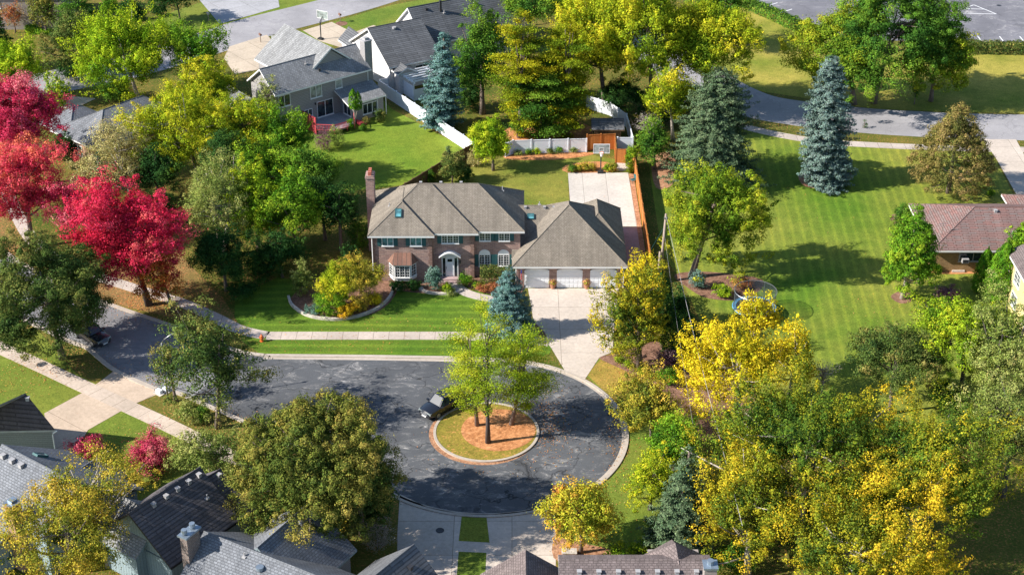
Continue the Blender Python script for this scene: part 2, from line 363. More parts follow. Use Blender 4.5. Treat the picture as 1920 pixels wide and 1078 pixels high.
# streets
st_up = [(-60,430),(38,495),(110,535),(215,577),(282,600),(338,620),(400,645),(450,662),(495,669)]
st_lo = [(-60,545),(30,590),(131,638),(167,652),(217,692),(295,728),(331,734),(361,746),(417,770),(462,790)]
su = smooth(G(st_up)); sl = smooth(G(st_lo))
throat = arc(CC, CR, 90, -150, 80)
sheet('street', su+throat+[(-14.5,113.8)]+sl[::-1], .008, 'road_mid')
dark = G([(455,664),(495,669)])+[tuple(p)+(0,) for p in arc(CC, CR-.02, 90, -150, 80)]+G([(600,860),(500,810),(462,789),(417,769),(361,745)])
sheet('sealed_street', dark, .012, 'road_new')
ribbon('street', smooth(G([(-120,230),(0,178),(110,152),(230,128),(370,88),(480,52),(650,8),(800,-40),(1000,-110)])), 8.6, .0, .010, 'road_old')
ribbon('street', smooth(G([(1180,60),(1300,140),(1400,192),(1500,213),(1620,226),(1730,233),(1850,238),(2100,241)])), 8.2, .0, .010, 'road_old')
sheet('parking_lot', G([(1340,-60),(1400,-6),(1500,38),(1600,76),(1800,78),(2100,82),(2100,-60)]), .010, 'lot')
kn = 0
def kerb(line, w=.45, h=.10, closed=False, offs=0):
    return ribbon('kerb', line, w, .0, h, 'kerb', offs, closed=closed)
kerb(su, offs=.2); kerb(sl[:31], offs=-.2); kerb(sl[36:], offs=-.2); kerb(G([(495,669),(700,671)])+[(-2.15,118.5+CR+.02,0)], offs=.2)
kerb(arc(CC, CR+.15, 90, -150, 90), w=.3)
ribbon('gutter', arc(CC, CR-.15, 90, -150, 90), .3, .0, .018, 'kerb')
ribbon('gutter', G([(495,669),(700,671)])+[(-2.15,118.5+CR+.02,0)], .4, 0, .018, 'kerb', -.22)
IC = (-2.27, 118.5); IR = 4.72
kerb(arc(IC, IR-.15, 0, 360, 60)[:-1], .24, .12, True)
sheet('needle_litter', arc((-2.5,118.3), IR+.12, 120, 420, 60), .014, 'needles')
sheet('island_turf', arc(IC, IR-.26, 0, 360, 60)[:-1], .09, 'lawn_olive')
sheet('island_mulch', arc((-1.2,118.75), 3.3, 0, 360, 60, 3.3)[:-1], .098, 'mulch_orange')
# sidewalks
ribbon('sidewalk', smooth(G([(0,330),(60,450),(150,505),(250,540),(338,567),(400,594),(450,618),(500,629.5)])), 1.5, 0, .03, 'conc_walk3')
ribbon('sidewalk', G([(500,629.5),(860,629.5),(955,634),(1030,642)]), 1.5, 0, .03, 'conc_walk')
ribbon('sidewalk', smooth(G([(-80,612),(0,652),(75,686),(156,724),(250,767),(350,814),(520,900)])), 1.7, 0, .03, 'conc_walk2')
ribbon('sidewalk', smooth(G([(1330,205),(1390,236),(1492,259),(1580,269),(1717,276),(1841,280),(2000,282)])), 1.6, 0, .03, 'conc_walk3')
# driveways
sheet('driveway', G([(184,718),(217,693),(300,729),(298,738),(255,756),(232,768),(165,806),(140,850),(95,850),(83,775),(160,733)]), .022, 'conc_old')
sheet('driveway', G([(990,541),(1160,541),(1152,600),(1149,660),(1124,670),(1096,712),(1062,700),(1035,655),(1020,634),(1000,600)]), .022, 'conc_drive')
sheet('patio', [(6.6,158.5,0),(6.6,172.8,0),(13.7,172.9,0),(13.8,160,0),(13.8,158.8,0),(12,158.8,0),(12,158.5,0)], .02, 'conc_patio')
sheet('side_drive', [(12.02,144.4),(13.75,144.4),(13.75,158.7),(12.02,158.7)], .018, 'brickpave')
sheet('path', G([(1157,300),(1178,300),(1180,321),(1156,321)]), .024, 'conc')
sheet('driveway', G([(750,926),(800,950),(860,962),(920,964),(980,958),(1042,944),(1042,1050),(1042,1130),(745,1130),(745,1000)]), .018, 'conc_drive')
sheet('lawn', G([(866,965),(912,967),(918,1017),(860,1014)]), .026, 'grass')
sheet('lawn', G([(860,1034),(912,1036),(908,1120),(853,1120)]), .026, 'grass')
sheet('driveway', G([(1820,258),(1855,262),(1905,262),(1925,300),(1975,400),(1925,400),(1869,300),(1852,275)]), .034, 'conc_drive')
sheet('driveway', G([(430,88),(500,66),(512,78),(484,110),(500,128),(440,140),(420,110)]), .022, 'conc_tan')
sheet('driveway', G([(568,58),(622,42),(662,62),(700,48),(740,60),(640,90),(600,78)]), .022, 'conc_tan')
sheet('driveway', G([(365,-10),(520,-10),(524,14),(412,46)]), .022, 'conc_blue')
sheet('path', G([(60,200),(120,180),(180,185),(140,205)]), .022, 'conc_tan')
walk = smooth(G([(843,516),(852,530),(864,543),(885,553),(930,563)]))
ribbon('front_walk', walk, 1.25, 0, .035, 'conc_walk3')
# garden beds
sheet('mulch_bed', smooth(G([(545,560),(570,590),(630,600),(700,588),(735,562),(745,530),(700,512),(600,520)]), 4, True), .02, 'mulch')
sheet('mulch_bed', smooth(G([(740,540),(790,550),(850,550),(862,540),(838,520),(760,512)]), 4, True), .02, 'mulch')
sheet('mulch_bed', smooth(G([(862,520),(878,538),(905,548),(960,560),(985,535),(960,515)]), 4, True), .02, 'mulch')
sheet('mulch_bed', smooth(G([(1124,672),(1150,664),(1230,640),(1290,700),(1250,760),(1190,705)]), 5, True), .02, 'mulch')
sheet('mulch_bed', smooth(G([(960,290),(1100,286),(1105,292),(1040,300),(965,300),(945,296)]), 4, True), .02, 'mulch_orange')
sheet('mulch_bed', smooth(G([(1062,310),(1120,303),(1158,310),(1158,322),(1064,324)]), 3, True), .02, 'mulch_orange')
sheet('mulch_bed', smooth(G([(955,240),(1090,230),(1100,262),(960,264)]), 3, True), .02, 'mulch_orange')
sheet('mulch_bed', smooth(G([(1222,300),(1252,285),(1268,300),(1262,345),(1230,352)]), 4, True), .02, 'needles')
sheet('mulch_bed', smooth(G([(1265,515),(1330,510),(1430,525),(1400,560),(1330,560),(1290,540)]), 4, True), .02, 'mulch')
sheet('mulch_bed', smooth(G([(1670,556),(1690,546),(1712,552),(1710,564),(1688,569)]), 4, True), .02, 'mulch')
sheet('mulch_bed', smooth(G([(1668,410),(1680,402),(1700,420),(1690,432)]), 4, True), .02, 'mulch')
sheet('mulch_bed', smooth(G([(1500,325),(1560,318),(1600,330),(1560,352),(1510,350)]), 4, True), .02, 'needles')
sheet('mulch_bed', smooth(G([(930,612),(990,600),(1025,630),(1000,636),(940,634)]), 4, True), .024, 'mulch')
sheet('mulch_bed', smooth(G([(1745,510),(1780,500),(1840,502),(1840,512),(1770,514)]), 4, True), .02, 'mulch_orange')
sheet('mulch_bed', smooth(G([(1250,700),(1400,690),(1400,800),(1290,820)]), 4, True), .016, 'mulch')
sheet('mulch_bed', smooth(G([(1040,1010),(1080,1015),(1180,1040),(1180,1060),(1050,1055)]), 4, True), .02, 'needles')
sheet('gravel_strip', [(13.76,144.4),(14.3,144.4),(14.3,172.6),(13.76,172.6)], .012, 'needles')
# painted lines of the parking lot
pl = MB()
def line(a, b, w=.16, z=.016):
    A = Vector(g(*a)); B = Vector(g(*b)); d = (B-A).normalized(); q = Vector((-d.y, d.x, 0))*w/2
    pl.add([(p.x, p.y, z) for p in (A-q, B-q, B+q, A+q)], [(0,1,2,3)])
for a, b in (((1779,25),(1826,10)),((1826,10),(1868,27)),((1868,27),(1779,25)),((1808,17),(1845,18)),((1833,68),(1840,78)),((1874,69),(1882,79)),((1912,69),(1920,79)),((1455,27),(1485,18)),((1430,14),(1458,6)),((1796,68),(1802,78))): line(a, b)
tag(pl.build('painted_line', M['white']), kind='structure')
# scattered fallen leaves around the red maples and on the walks
rng = np.random.default_rng(5)
def leaf_scatter(name, areas, mat):
    P = []
    for (px, py, sx, sy, n) in areas:
        c = g(px, py); s = scale_at(py)
        P.append(np.stack([c[0]+rng.normal(0, sx/s, n), c[1]+rng.normal(0, sy/s*1.9, n), np.full(n, .045)], 1))
    P = np.concatenate(P); return quads(name, P, rng.normal(0, .25, P.shape)+np.array([0,0,1]), .11, [(.55,.2,.06),(.6,.32,.08),(.4,.12,.06),(.5,.38,.15)], mat, rng)
# ------------------------------------------------------------------ foliage
def leafmat(name, tr=.3, gloss=True):
    m = bpy.data.materials.new(name); m.use_nodes = True; t = m.node_tree; t.nodes.clear()
    out = t.nodes.new('ShaderNodeOutputMaterial'); a = t.nodes.new('ShaderNodeAttribute'); a.attribute_name = 'Col'
    d = t.nodes.new('ShaderNodeBsdfDiffuse'); tl = t.nodes.new('ShaderNodeBsdfTranslucent'); mx = t.nodes.new('ShaderNodeMixShader')
    t.links.new(a.outputs[0], d.inputs[0]); t.links.new(a.outputs[0], tl.inputs[0]); mx.inputs[0].default_value = tr
    t.links.new(d.outputs[0], mx.inputs[1]); t.links.new(tl.outputs[0], mx.inputs[2]); t.links.new(mx.outputs[0], out.inputs[0])
    return m
LEAF = leafmat('leaf', .2); NEEDLE = leafmat('needle', .12); TWIG = leafmat('twig', 0.0)
def quads(name, P, nrm, size, pal, mat, rng, t=None, parent=None, aspect=.62, varl=.22):
    n = len(P); nrm = nrm/np.maximum(np.linalg.norm(nrm, axis=1, keepdims=True), 1e-6)
    a = rng.normal(size=(n, 3)); a -= nrm*(a*nrm).sum(1, keepdims=True); a /= np.maximum(np.linalg.norm(a, axis=1, keepdims=True), 1e-6)
    b = np.cross(nrm, a); s = size*rng.uniform(.65, 1.35, (n, 1))*.5
    bend = nrm*s*.25
    V = np.empty((n, 4, 3)); V[:,0] = P-a*s; V[:,1] = P-b*s*aspect+bend; V[:,2] = P+a*s; V[:,3] = P+b*s*aspect+bend
    me = bpy.data.meshes.new(name); me.vertices.add(4*n); me.vertices.foreach_set('co', V.astype(np.float32).ravel())
    me.loops.add(4*n); me.loops.foreach_set('vertex_index', np.arange(4*n, dtype=np.int32))
    me.polygons.add(n); me.polygons.foreach_set('loop_start', np.arange(0, 4*n, 4, dtype=np.int32)); 
    try: me.polygons.foreach_set('loop_total', np.full(n, 4, dtype=np.int32))
    except Exception: pass
    pal = np.array(pal)
    if t is None: t = rng.uniform(0, 1, n)
    t = np.clip(t+rng.normal(0, .06, n), 0, .9999)*(len(pal)-1); i = t.astype(int); f = (t-i)[:, None]
    c = pal[i]*(1-f)+pal[np.minimum(i+1, len(pal)-1)]*f
    c = c*np.exp(rng.normal(0, varl, (n, 1)))*np.exp(rng.normal(0, .06, (n, 3)))
    cc = np.ones((n, 4, 4), dtype=np.float32); cc[:,:,:3] = np.clip(c, 0, .9)[:, None, :]
    at = me.color_attributes.new('Col', 'FLOAT_COLOR', 'POINT'); at.data.foreach_set('color', cc.ravel())
    me.materials.append(mat); me.update(calc_edges=True)
    return link(name, me, parent)
PAL = {
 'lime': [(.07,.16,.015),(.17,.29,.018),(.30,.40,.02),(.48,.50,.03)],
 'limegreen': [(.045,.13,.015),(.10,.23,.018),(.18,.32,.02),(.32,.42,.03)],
 'olive': [(.06,.10,.025),(.12,.16,.03),(.21,.21,.04),(.34,.27,.06)],
 'olivedark': [(.04,.08,.025),(.08,.13,.03),(.14,.18,.04),(.26,.22,.06)],
 'yelgreen': [(.09,.17,.015),(.22,.31,.018),(.40,.44,.02),(.58,.50,.03)],
 'gold': [(.30,.30,.015),(.62,.49,.02),(.80,.58,.03)],
 'maplegold': [(.05,.10,.018),(.17,.21,.02),(.42,.35,.02),(.66,.44,.03)],
 'ashgreen': [(.05,.12,.015),(.12,.21,.018),(.25,.32,.02),(.42,.40,.03)],
 'goldgreen': [(.045,.095,.018),(.10,.17,.02),(.28,.28,.02),(.60,.42,.025)],
 'goldorange': [(.30,.26,.02),(.60,.38,.02),(.72,.36,.03)],
 'green': [(.03,.085,.018),(.06,.15,.02),(.12,.23,.025),(.22,.32,.03)],
 'dgreen': [(.018,.06,.018),(.035,.09,.022),(.07,.14,.025)],
 'spruce': [(.055,.125,.11),(.105,.205,.18),(.19,.30,.275)],
 'sprucedull': [(.07,.12,.10),(.12,.18,.155),(.20,.27,.23)],
 'conifer': [(.05,.09,.045),(.09,.14,.07),(.15,.20,.10)],
 'redpink': [(.25,.03,.05),(.52,.03,.08),(.68,.06,.14),(.72,.20,.22)],
 'redorange': [(.42,.05,.05),(.66,.045,.10),(.74,.10,.12),(.76,.22,.10)],
 'limebright': [(.07,.17,.012),(.18,.31,.015),(.34,.45,.02),(.50,.55,.03)],
 'red': [(.28,.02,.03),(.56,.02,.055),(.72,.05,.115),(.74,.15,.12)],
 'redlow': [(.30,.02,.06),(.52,.05,.04),(.62,.24,.04),(.25,.22,.04)],
 'brown': [(.10,.13,.035),(.22,.19,.05),(.34,.24,.09)],
 'pale': [(.33,.30,.09),(.46,.40,.15),(.55,.48,.24)],
 'palegreen': [(.12,.18,.04),(.23,.28,.06),(.38,.38,.12)],
 'pine': [(.14,.24,.015),(.30,.38,.02),(.48,.48,.04)],
 'pinegold': [(.09,.17,.014),(.26,.30,.015),(.50,.42,.02)],
 'goldtree': [(.09,.13,.025),(.25,.26,.03),(.46,.36,.04),(.60,.40,.06)],
 'bluegreen': [(.07,.15,.11),(.13,.23,.18),(.22,.32,.26)],
 'orangey': [(.16,.22,.02),(.38,.40,.03),(.55,.42,.04),(.66,.28,.06)],
 'plum': [(.13,.06,.08),(.22,.11,.13),(.30,.2,.2)],
 'redbush': [(.40,.03,.07),(.55,.07,.13),(.5,.17,.16)],
 'rust': [(.28,.08,.04),(.42,.16,.07),(.4,.3,.06)],
 'arbor': [(.05,.15,.012),(.09,.22,.014),(.16,.29,.02)],
 'limb': [(.30,.26,.22),(.42,.37,.32)],
}
def crown_round(rng, r, h, cr, leaf, lai, spread=.55, feather=.0, low=-.75, lob=.22, flat=1.0, taper=0):
    """leaf positions, normals and colour position for a broad crown of radii r, h about the origin"""
    area = 4*math.pi*((r*r*h)**(2/3)); cr = max(.26, cr*.68); K = max(10, int(area/(cr*cr)*.46))
    d = rng.normal(size=(K*2, 3)); d /= np.linalg.norm(d, axis=1, keepdims=True); d = d[d[:,2] > low][:K]; K = len(d)
    if r > 2.2 and lob > .15:      # clumps gather on boughs, with darker gaps between them
        nb = int(13+r*3); bo = rng.normal(size=(nb*2, 3)); bo /= np.linalg.norm(bo, axis=1, keepdims=True); bo = bo[bo[:,2] > -.55][:nb]
        bi = rng.integers(0, len(bo), K); on = rng.uniform(0, 1, (K, 1)) < .66
        d = np.where(on, bo[bi]+rng.normal(0, .25, (K, 3)), d); d /= np.linalg.norm(d, axis=1, keepdims=True); brad = rng.uniform(.82, 1.12, len(bo))[bi]*on[:, 0]+(~on[:, 0])*.9
        bcol = rng.uniform(-.14, .14, len(bo))[bi]*on[:, 0]
    else: brad = np.ones(K); bcol = 0
    ph = rng.uniform(0, 6.28, (5, 3)); fr = rng.normal(0, 2.1, (5, 3)); env = np.ones(K)
    for i in range(5): env += lob*.6*np.sin(d@fr[i]*1.6+ph[i,0])
    rad = (1-spread*rng.uniform(0, 1, K)**1.4)*env*brad
    S = np.array([r-cr*.6, r-cr*.6, h-cr*.55]); S = np.maximum(S, .3)
    C = d*rad[:, None]*S
    if taper: C[:, :2] *= (1-taper*(C[:, 2:3]/h))
    cs = cr*rng.uniform(.5, 1.5, K); nl = max(6, int(lai*area/(leaf*leaf*.62)/K*.5))
    U = rng.normal(size=(K, nl, 3)); U /= np.linalg.norm(U, axis=2, keepdims=True)
    rr = rng.uniform(.3, 1, (K, nl, 1))**.4
    off = U*rr*cs[:, None, None]*np.array([1, 1, .72*flat])*rng.uniform(.6, 1.5, (K, 1, 3)); off = off*np.where(rng.uniform(0, 1, (K, nl, 1)) < .15, 1.6, 1)
    off[:, :, 2] += .35*off[:, :, 0]*rng.normal(0, 1, (K, 1))*.8
    if feather:
        ax = d*.55+np.array([0,0,.6]); ax /= np.linalg.norm(ax, axis=1, keepdims=True)
        al = (off*ax[:, None, :]).sum(2, keepdims=True); off = off+ax[:, None, :]*al*feather - (off-ax[:, None, :]*al)*np.clip(al/cs[:, None, None], 0, 1)*.55
    P = C[:, None, :]+off; Nn = U*1.15+d[:, None, :]*.25+np.array([0,0,.2])+rng.normal(0, .3, (K, nl, 3))
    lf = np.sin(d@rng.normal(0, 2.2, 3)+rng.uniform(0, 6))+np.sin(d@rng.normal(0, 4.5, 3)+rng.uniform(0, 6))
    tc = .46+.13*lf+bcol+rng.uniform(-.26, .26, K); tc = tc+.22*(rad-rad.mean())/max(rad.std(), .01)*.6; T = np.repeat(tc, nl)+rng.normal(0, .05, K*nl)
    return P.reshape(-1, 3), Nn.reshape(-1, 3), T, C
def crown_cone(rng, r, H, leaf, lai, z0=.04, power=.85, droop=.12, irregular=.15, top=.0):
    P = []; Nn = []; T = []; lv = int(H/.34); ph0 = rng.uniform(0, 6)
    for i in range(lv):
        f = z0+(1-z0)*(i+.5)/lv; R0 = r*((1-f)**power*(1-top)+top*(1-f)**.3)*(1+irregular*math.sin(i*1.7))+.10
        if f < .12: R0 *= .75+2*f
        nb = max(5, int(6.28*R0/.62))
        for b in range(nb):
            th = rng.uniform(0, 6.283); L = R0*rng.uniform(1-1.3*irregular-.12, 1.08+irregular*.3)*(1+irregular*.9*math.sin(th*2+ph0+f*7)+irregular*.6*math.sin(th*5+f*23+ph0)); n = max(5, int(lai*L*3.2/(leaf*leaf)*.085))
            t = rng.uniform(.12, 1, n)**.65; wd = (.16+.34*L/3*(1-t))*rng.normal(0, 1, n)*.75
            rad = t*L; z = f*H-droop*rad*1.2+.10*rad*t*t+rng.normal(0, .07, n)
            x = rad*math.cos(th)-wd*math.sin(th); y = rad*math.sin(th)+wd*math.cos(th)
            P.append(np.stack([x, y, z], 1)); q = np.stack([np.full(n, math.cos(th)*.75), np.full(n, math.sin(th)*.75), np.full(n, .65)], 1)
            Nn.append(q+rng.normal(0, .4, (n, 3))); T.append(np.full(n, rng.uniform(0, .6))+t*.4)
    return np.concatenate(P), np.concatenate(Nn), np.concatenate(T)
def crown_column(rng, r, H, leaf, lai, z0=.05, bulge=.45):
    n = int(lai*6.28*r*H/(leaf*leaf*.62)*.7); th = rng.uniform(0, 6.283, n); f = rng.uniform(z0, 1, n)
    prof = np.sin(np.clip((f*.93+.12), 0, 1.0)**(bulge*1.6)*math.pi)**.55
    lump = 1+.13*np.sin(th*4+f*19)+.10*np.sin(th*7-f*31+1)
    rad = r*prof*lump*rng.uniform(.55, 1.0, n)**.5
    P = np.stack([rad*np.cos(th), rad*np.sin(th), f*H], 1); Nn = np.stack([np.cos(th), np.sin(th), np.full(n, .5)], 1)+rng.normal(0, .4, (n, 3))
    return P, Nn, .5+.3*np.sin(th*4+f*19)+rng.uniform(-.3, .3, n)
def crown_pine(rng, r, h, leaf, lai, K=46):
    """separate flat, feathery sprays held out from the stem"""
    P = []; Nn = []; T = []; C = []
    for i in range(K):
        f = (i+.5)/K; z = (-1+2*f)*h; R0 = r*math.sqrt(max(.05, 1-(abs(-1+2*f)**2.0)))*rng.uniform(.45, 1.05)
        th = rng.uniform(0, 6.283) if i % 2 else i*2.4; L = max(1.0, R0*.8); n = int(lai*L*L*.9/(leaf*leaf*.5)*.42)
        c = np.array([math.cos(th)*R0*.55, math.sin(th)*R0*.55, z]); a = rng.normal(0, .48, (n, 2))*np.array([L*.62, L*.46])
        x = a[:,0]*math.cos(th)-a[:,1]*math.sin(th); y = a[:,0]*math.sin(th)+a[:,1]*math.cos(th)
        zz = rng.normal(0, .16, n)+.14*a[:,0]-.10*a[:,1]**2
        P.append(np.stack([c[0]+x, c[1]+y, c[2]+zz], 1)); Nn.append(rng.normal(0, .5, (n, 3))+np.array([0,0,.9])); T.append(np.full(n, rng.uniform(0, .8))+rng.uniform(0, .2, n)); C.append(c)
    return np.concatenate(P), np.concatenate(Nn), np.concatenate(T), np.array(C)
def trunk_mesh(rng, height, rad, targets, lean=(0, 0), first=.45, limbs=16, bark='bark', parent=None, top=.85, multi=1):
    mb = MB(); 
    stems = []
    for s in range(multi):
        a = rng.uniform(0, 6.28); sp = 0 if multi == 1 else height*.16
        pts = []; k = 6
        for i in range(k):
            f = i/(k-1); pts.append((lean[0]*f+math.cos(a)*sp*f+rng.normal(0, .05)*height*.1*f, lean[1]*f+math.sin(a)*sp*f+rng.normal(0, .05)*height*.1*f, height*top*f-.15*(i == 0)))
        rd = [rad*(1.35 if i == 0 else (1-.75*i/(k-1))) for i in range(k)]
        mb.tube(pts, rd, 8); stems.append(pts)
    if len(targets):
        for j in range(limbs):
            c = targets[rng.integers(len(targets))]; st = stems[rng.integers(len(stems))]; f = rng.uniform(first, .95)*(len(st)-1); i = min(int(f), len(st)-2); u = f-i
            b = Vector(st[i]).lerp(Vector(st[i+1]), u); e = Vector([float(q) for q in c]); 
            if b.z > e.z: b = Vector(st[0]).lerp(Vector(st[-1]), max(.25, min(.9, e.z/height*.8)))
            mid = b.lerp(e, .5)+Vector((0, 0, -.06*(e-b).length)); r0 = rad*rng.uniform(.25, .5)
            mb.tube([b, mid, e], [r0, r0*.6, r0*.22], 5)
    return mb.build('trunk', M[bark], parent, smooth=True)
NTREE = 0
def tree(name, label, cat, base, cen, hw, hh, kind, pal, leaf=.24, lai=2.6, cr=None, seed=None, bark='bark', group=None, trunkr=None, limbs=16, multi=1, **kw):
    """base, cen, hw, hh are the survey of the tree: foot of its trunk, middle of its crown and half sizes, turned here into metres"""
    global NTREE; NTREE += 1
    rng = np.random.default_rng(seed or NTREE*7+3); leaf *= .74; lai *= 2.25 if kind in ('round', 'pine') else 1.5
    if kind in ('round', 'pine') and hw > 40: hw *= 1.07; hh *= 1.12
    b = g(*base); s = scale_at(base[1]); th = PITCH+math.atan((cen[1]-539)/FPX); ct, st = math.cos(th), math.sin(th)
    root = thing(name, label, cat, b, 0, group)
    r = hw/s
    if kind in ('cone', 'column'):      # cen = the tip
        H = (base[1]-cen[1])/(s*ct)*1.0
        lean = (cen[0]-base[0])/s
        if kind == 'cone': P, Nn, T = crown_cone(rng, r, H, leaf, lai, **kw)
        else: P, Nn, T = crown_column(rng, r, H, leaf, lai, **kw)
        P[:,0] += lean*P[:,2]/H
        trunk_mesh(rng, H, trunkr or .03*H+.04, [], (lean, 0), bark=bark, parent=root, top=.93)
        quads('crown', P, Nn, leaf, PAL[pal], NEEDLE if kind == 'cone' else LEAF, rng, T, root)
        return root
    zc = max(.3, (base[1]-cen[1])/(s*ct)); xo = (cen[0]-base[0])/s
    h = math.sqrt(max((.45*hh/s)**2, (hh/s)**2-(r*st)**2))/ct
    off = np.array([xo, 0, zc])
    if cr is None: cr = max(.45, min(1.3, r*.24))
    if kind == 'pine': P, Nn, T, C = crown_pine(rng, r, h, leaf, lai, **kw)
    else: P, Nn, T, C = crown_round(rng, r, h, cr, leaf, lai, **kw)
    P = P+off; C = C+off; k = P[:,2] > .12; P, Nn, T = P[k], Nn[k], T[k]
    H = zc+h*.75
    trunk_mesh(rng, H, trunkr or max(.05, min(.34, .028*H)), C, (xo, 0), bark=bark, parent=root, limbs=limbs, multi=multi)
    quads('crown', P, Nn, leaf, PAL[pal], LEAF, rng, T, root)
    return root
def bush(name, label, base, hw, hh, pal, leaf=.16, lai=2.2, group=None, cat='shrub', lift=None, **kw):
    """a shrub whose foliage starts at the ground; base is its foot"""
    s = scale_at(base[1]); r = hw/s
    return tree(name, label, cat, base, (base[0], base[1]-(hh*.85 if lift is None else lift)), hw, hh, 'round', pal, leaf, lai, cr=max(.18, r*.3), group=group, limbs=5, trunkr=.04, low=-.95, **kw)
leaf_scatter_areas = [(290,575,45,14,900),(250,560,60,14,700),(360,610,40,10,300),(60,470,50,12,400),(60,690,60,14,350),(300,715,18,7,120),(1200,700,35,10,300),(420,790,40,10,200),(700,610,120,22,220),(560,650,160,8,200),(900,860,60,20,120),(960,800,70,30,350),(1040,770,60,40,120),(1180,880,40,60,200),(1170,760,30,40,150),(1035,800,18,30,500),(1160,850,14,40,250),(1400,420,120,60,160),(1690,580,60,20,160),(620,300,60,40,120),(960,370,60,20,100),(250,820,60,20,150),(1100,1030,50,12,160),(40,720,50,14,250),(185,690,40,10,200)]
tag(leaf_scatter('fallen_leaves', leaf_scatter_areas, LEAF), kind='stuff')
# ------------------------------------------------------------------ houses
def zrow(mb, a, b, r=.07, m=0): mb.tube([a, b], r, 5, m)
def gable(mb, x0, x1, y0, y1, ze, m, axis='x', t=.2, ov=.4, walls=None, asym=None):
    """two roof planes over the eave rectangle; gable triangles go to the wall mesh"""
    if axis == 'x':
        yr = (y0+y1)/2 if asym is None else asym; zr = ze+m*(yr-y0); z1 = zr-m*(y1-yr)
        mb.slab([(x0,y0,ze),(x1,y0,ze),(x1,yr,zr),(x0,yr,zr)], t, 0, 1); mb.slab([(x1,y1,z1),(x0,y1,z1),(x0,yr,zr-.004),(x1,yr,zr-.004)], t, 0, 1)
        zrow(mb, (x0,yr,zr+.0), (x1,yr,zr+.0))
        if walls is not None:
            for xa, xb in ((x0+ov, x0+ov+.15), (x1-ov-.15, x1-ov)):
                vs = []
                for x in (xa, xb): vs += [(x,y0+ov,ze-.25+m*ov),(x,y1-ov,z1-.25+m*ov),(x,yr,zr-.25)]
                walls.add(vs, [(0,1,2)[::-1],(3,4,5),(0,3,5,2)[::-1],(1,4,5,2),(0,1,4,3)])
    else:
        xr = (x0+x1)/2 if asym is None else asym; zr = ze+m*(xr-x0); z1 = zr-m*(x1-xr)
        mb.slab([(x0,y1,ze),(x0,y0,ze),(xr,y0,zr),(xr,y1,zr)], t, 0, 1); mb.slab([(x1,y0,z1),(x1,y1,z1),(xr,y1,zr-.004),(xr,y0,zr-.004)], t, 0, 1)
        zrow(mb, (xr,y0,zr), (xr,y1,zr))
        if walls is not None:
            for ya, yb in ((y0+ov, y0+ov+.15), (y1-ov-.15, y1-ov)):
                vs = []
                for y in (ya, yb): vs += [(x0+ov,y,ze-.25+m*ov),(x1-ov,y,z1-.25+m*ov),(xr,y,zr-.25)]
                walls.add(vs, [(0,1,2),(3,4,5)[::-1],(0,3,5,2),(1,4,5,2)[::-1],(0,1,4,3)[::-1]])
    return zr
def hip(mb, x0, x1, y0, y1, ze, m, t=.2):
    w_, d_ = x1-x0, y1-y0
    if w_ >= d_: h = d_/2; A = (x0+h, y0+h, ze+m*h); B_ = (x1-h, y0+h, ze+m*h)
    else: h = w_/2; A = (x0+h, y0+h, ze+m*h); B_ = (x0+h, y1-h, ze+m*h)
    c = [(x0,y0,ze),(x1,y0,ze),(x1,y1,ze),(x0,y1,ze)]; b = [(p[0],p[1],ze-t) for p in c]
    if w_ >= d_: fs = [(0,1,5,4),(1,2,5),(2,3,4,5),(3,0,4)]; hl = ((0,4),(3,4),(1,5),(2,5))
    else: fs = [(0,1,4),(1,2,5,4),(2,3,5),(3,0,4,5)]; hl = ((0,4),(1,4),(2,5),(3,5))
    vs = c+[A, B_]+b
    mb.add(vs, fs, 0); mb.add(vs, [(9,8,7,6),(0,6,7,1),(1,7,8,2),(2,8,9,3),(3,9,6,0)], 1)
    for i, j in hl: zrow(mb, vs[i], vs[j], .06)
    if abs(A[0]-B_[0])+abs(A[1]-B_[1]) > .1: zrow(mb, A, B_, .06)
    return ze+m*h
WC = {}
def window(par, x, y, z, face, w_, h_, cols=2, rows=1, glass='glass', arch=False, frame='white', fr=.07, name='window'):
    """a glazed frame; face = direction its outside looks (degrees in the house's own frame), z = sill"""
    key = (round(w_,2), round(h_,2), cols, rows, glass, arch, frame)
    if key not in WC:
        f = MB(); hw = w_/2
        f.box(-hw,-hw+fr,-.06,.05,0,h_); f.box(hw-fr,hw,-.06,.05,0,h_); f.box(-hw+fr,hw-fr,-.06,.05,0,fr); f.box(-hw+fr,hw-fr,-.06,.05,h_-fr,h_)
        f.box(-hw-.05,hw+.05,-.12,.05,-.07,0)
        for i in range(1, cols): cx = -hw+w_*i/cols; f.box(cx-.04,cx+.04,-.055,.0,fr,h_-fr)
        sub = cols*2 if rows > 1 else 0
        for i in range(1, sub):
            if i % 2: cx = -hw+w_*i/sub; f.box(cx-.014,cx+.014,-.035,.0,fr,h_-fr)
        for i in range(1, rows): cz = h_*i/rows; f.box(-hw+fr,hw-fr,-.034,.001,cz-.014,cz+.014)
        if arch:
            n = 14; pts = [(hw*math.cos(math.pi*i/n), h_+.002+hw*.95*math.sin(math.pi*i/n)) for i in range(n+1)]
            f.add([(p[0],-.055,p[1]) for p in pts]+[(p[0],.02,p[1]) for p in pts], [tuple(range(n,-1,-1))]+[(i,i+1,n+2+i,n+1+i) for i in range(n)])
        p = MB(); p.add([(-hw+fr,-.012,fr),(hw-fr,-.012,fr),(hw-fr,-.012,h_-fr),(-hw+fr,-.012,h_-fr)], [(0,1,2,3)])
        WC[key] = (f, p)
    f, p = WC[key]
    if isinstance(f, tuple): pass
    ob = f.build(name, M[frame], par, (x,y,z), R(face+90)); p.build('pane', M[glass], ob)
    return ob
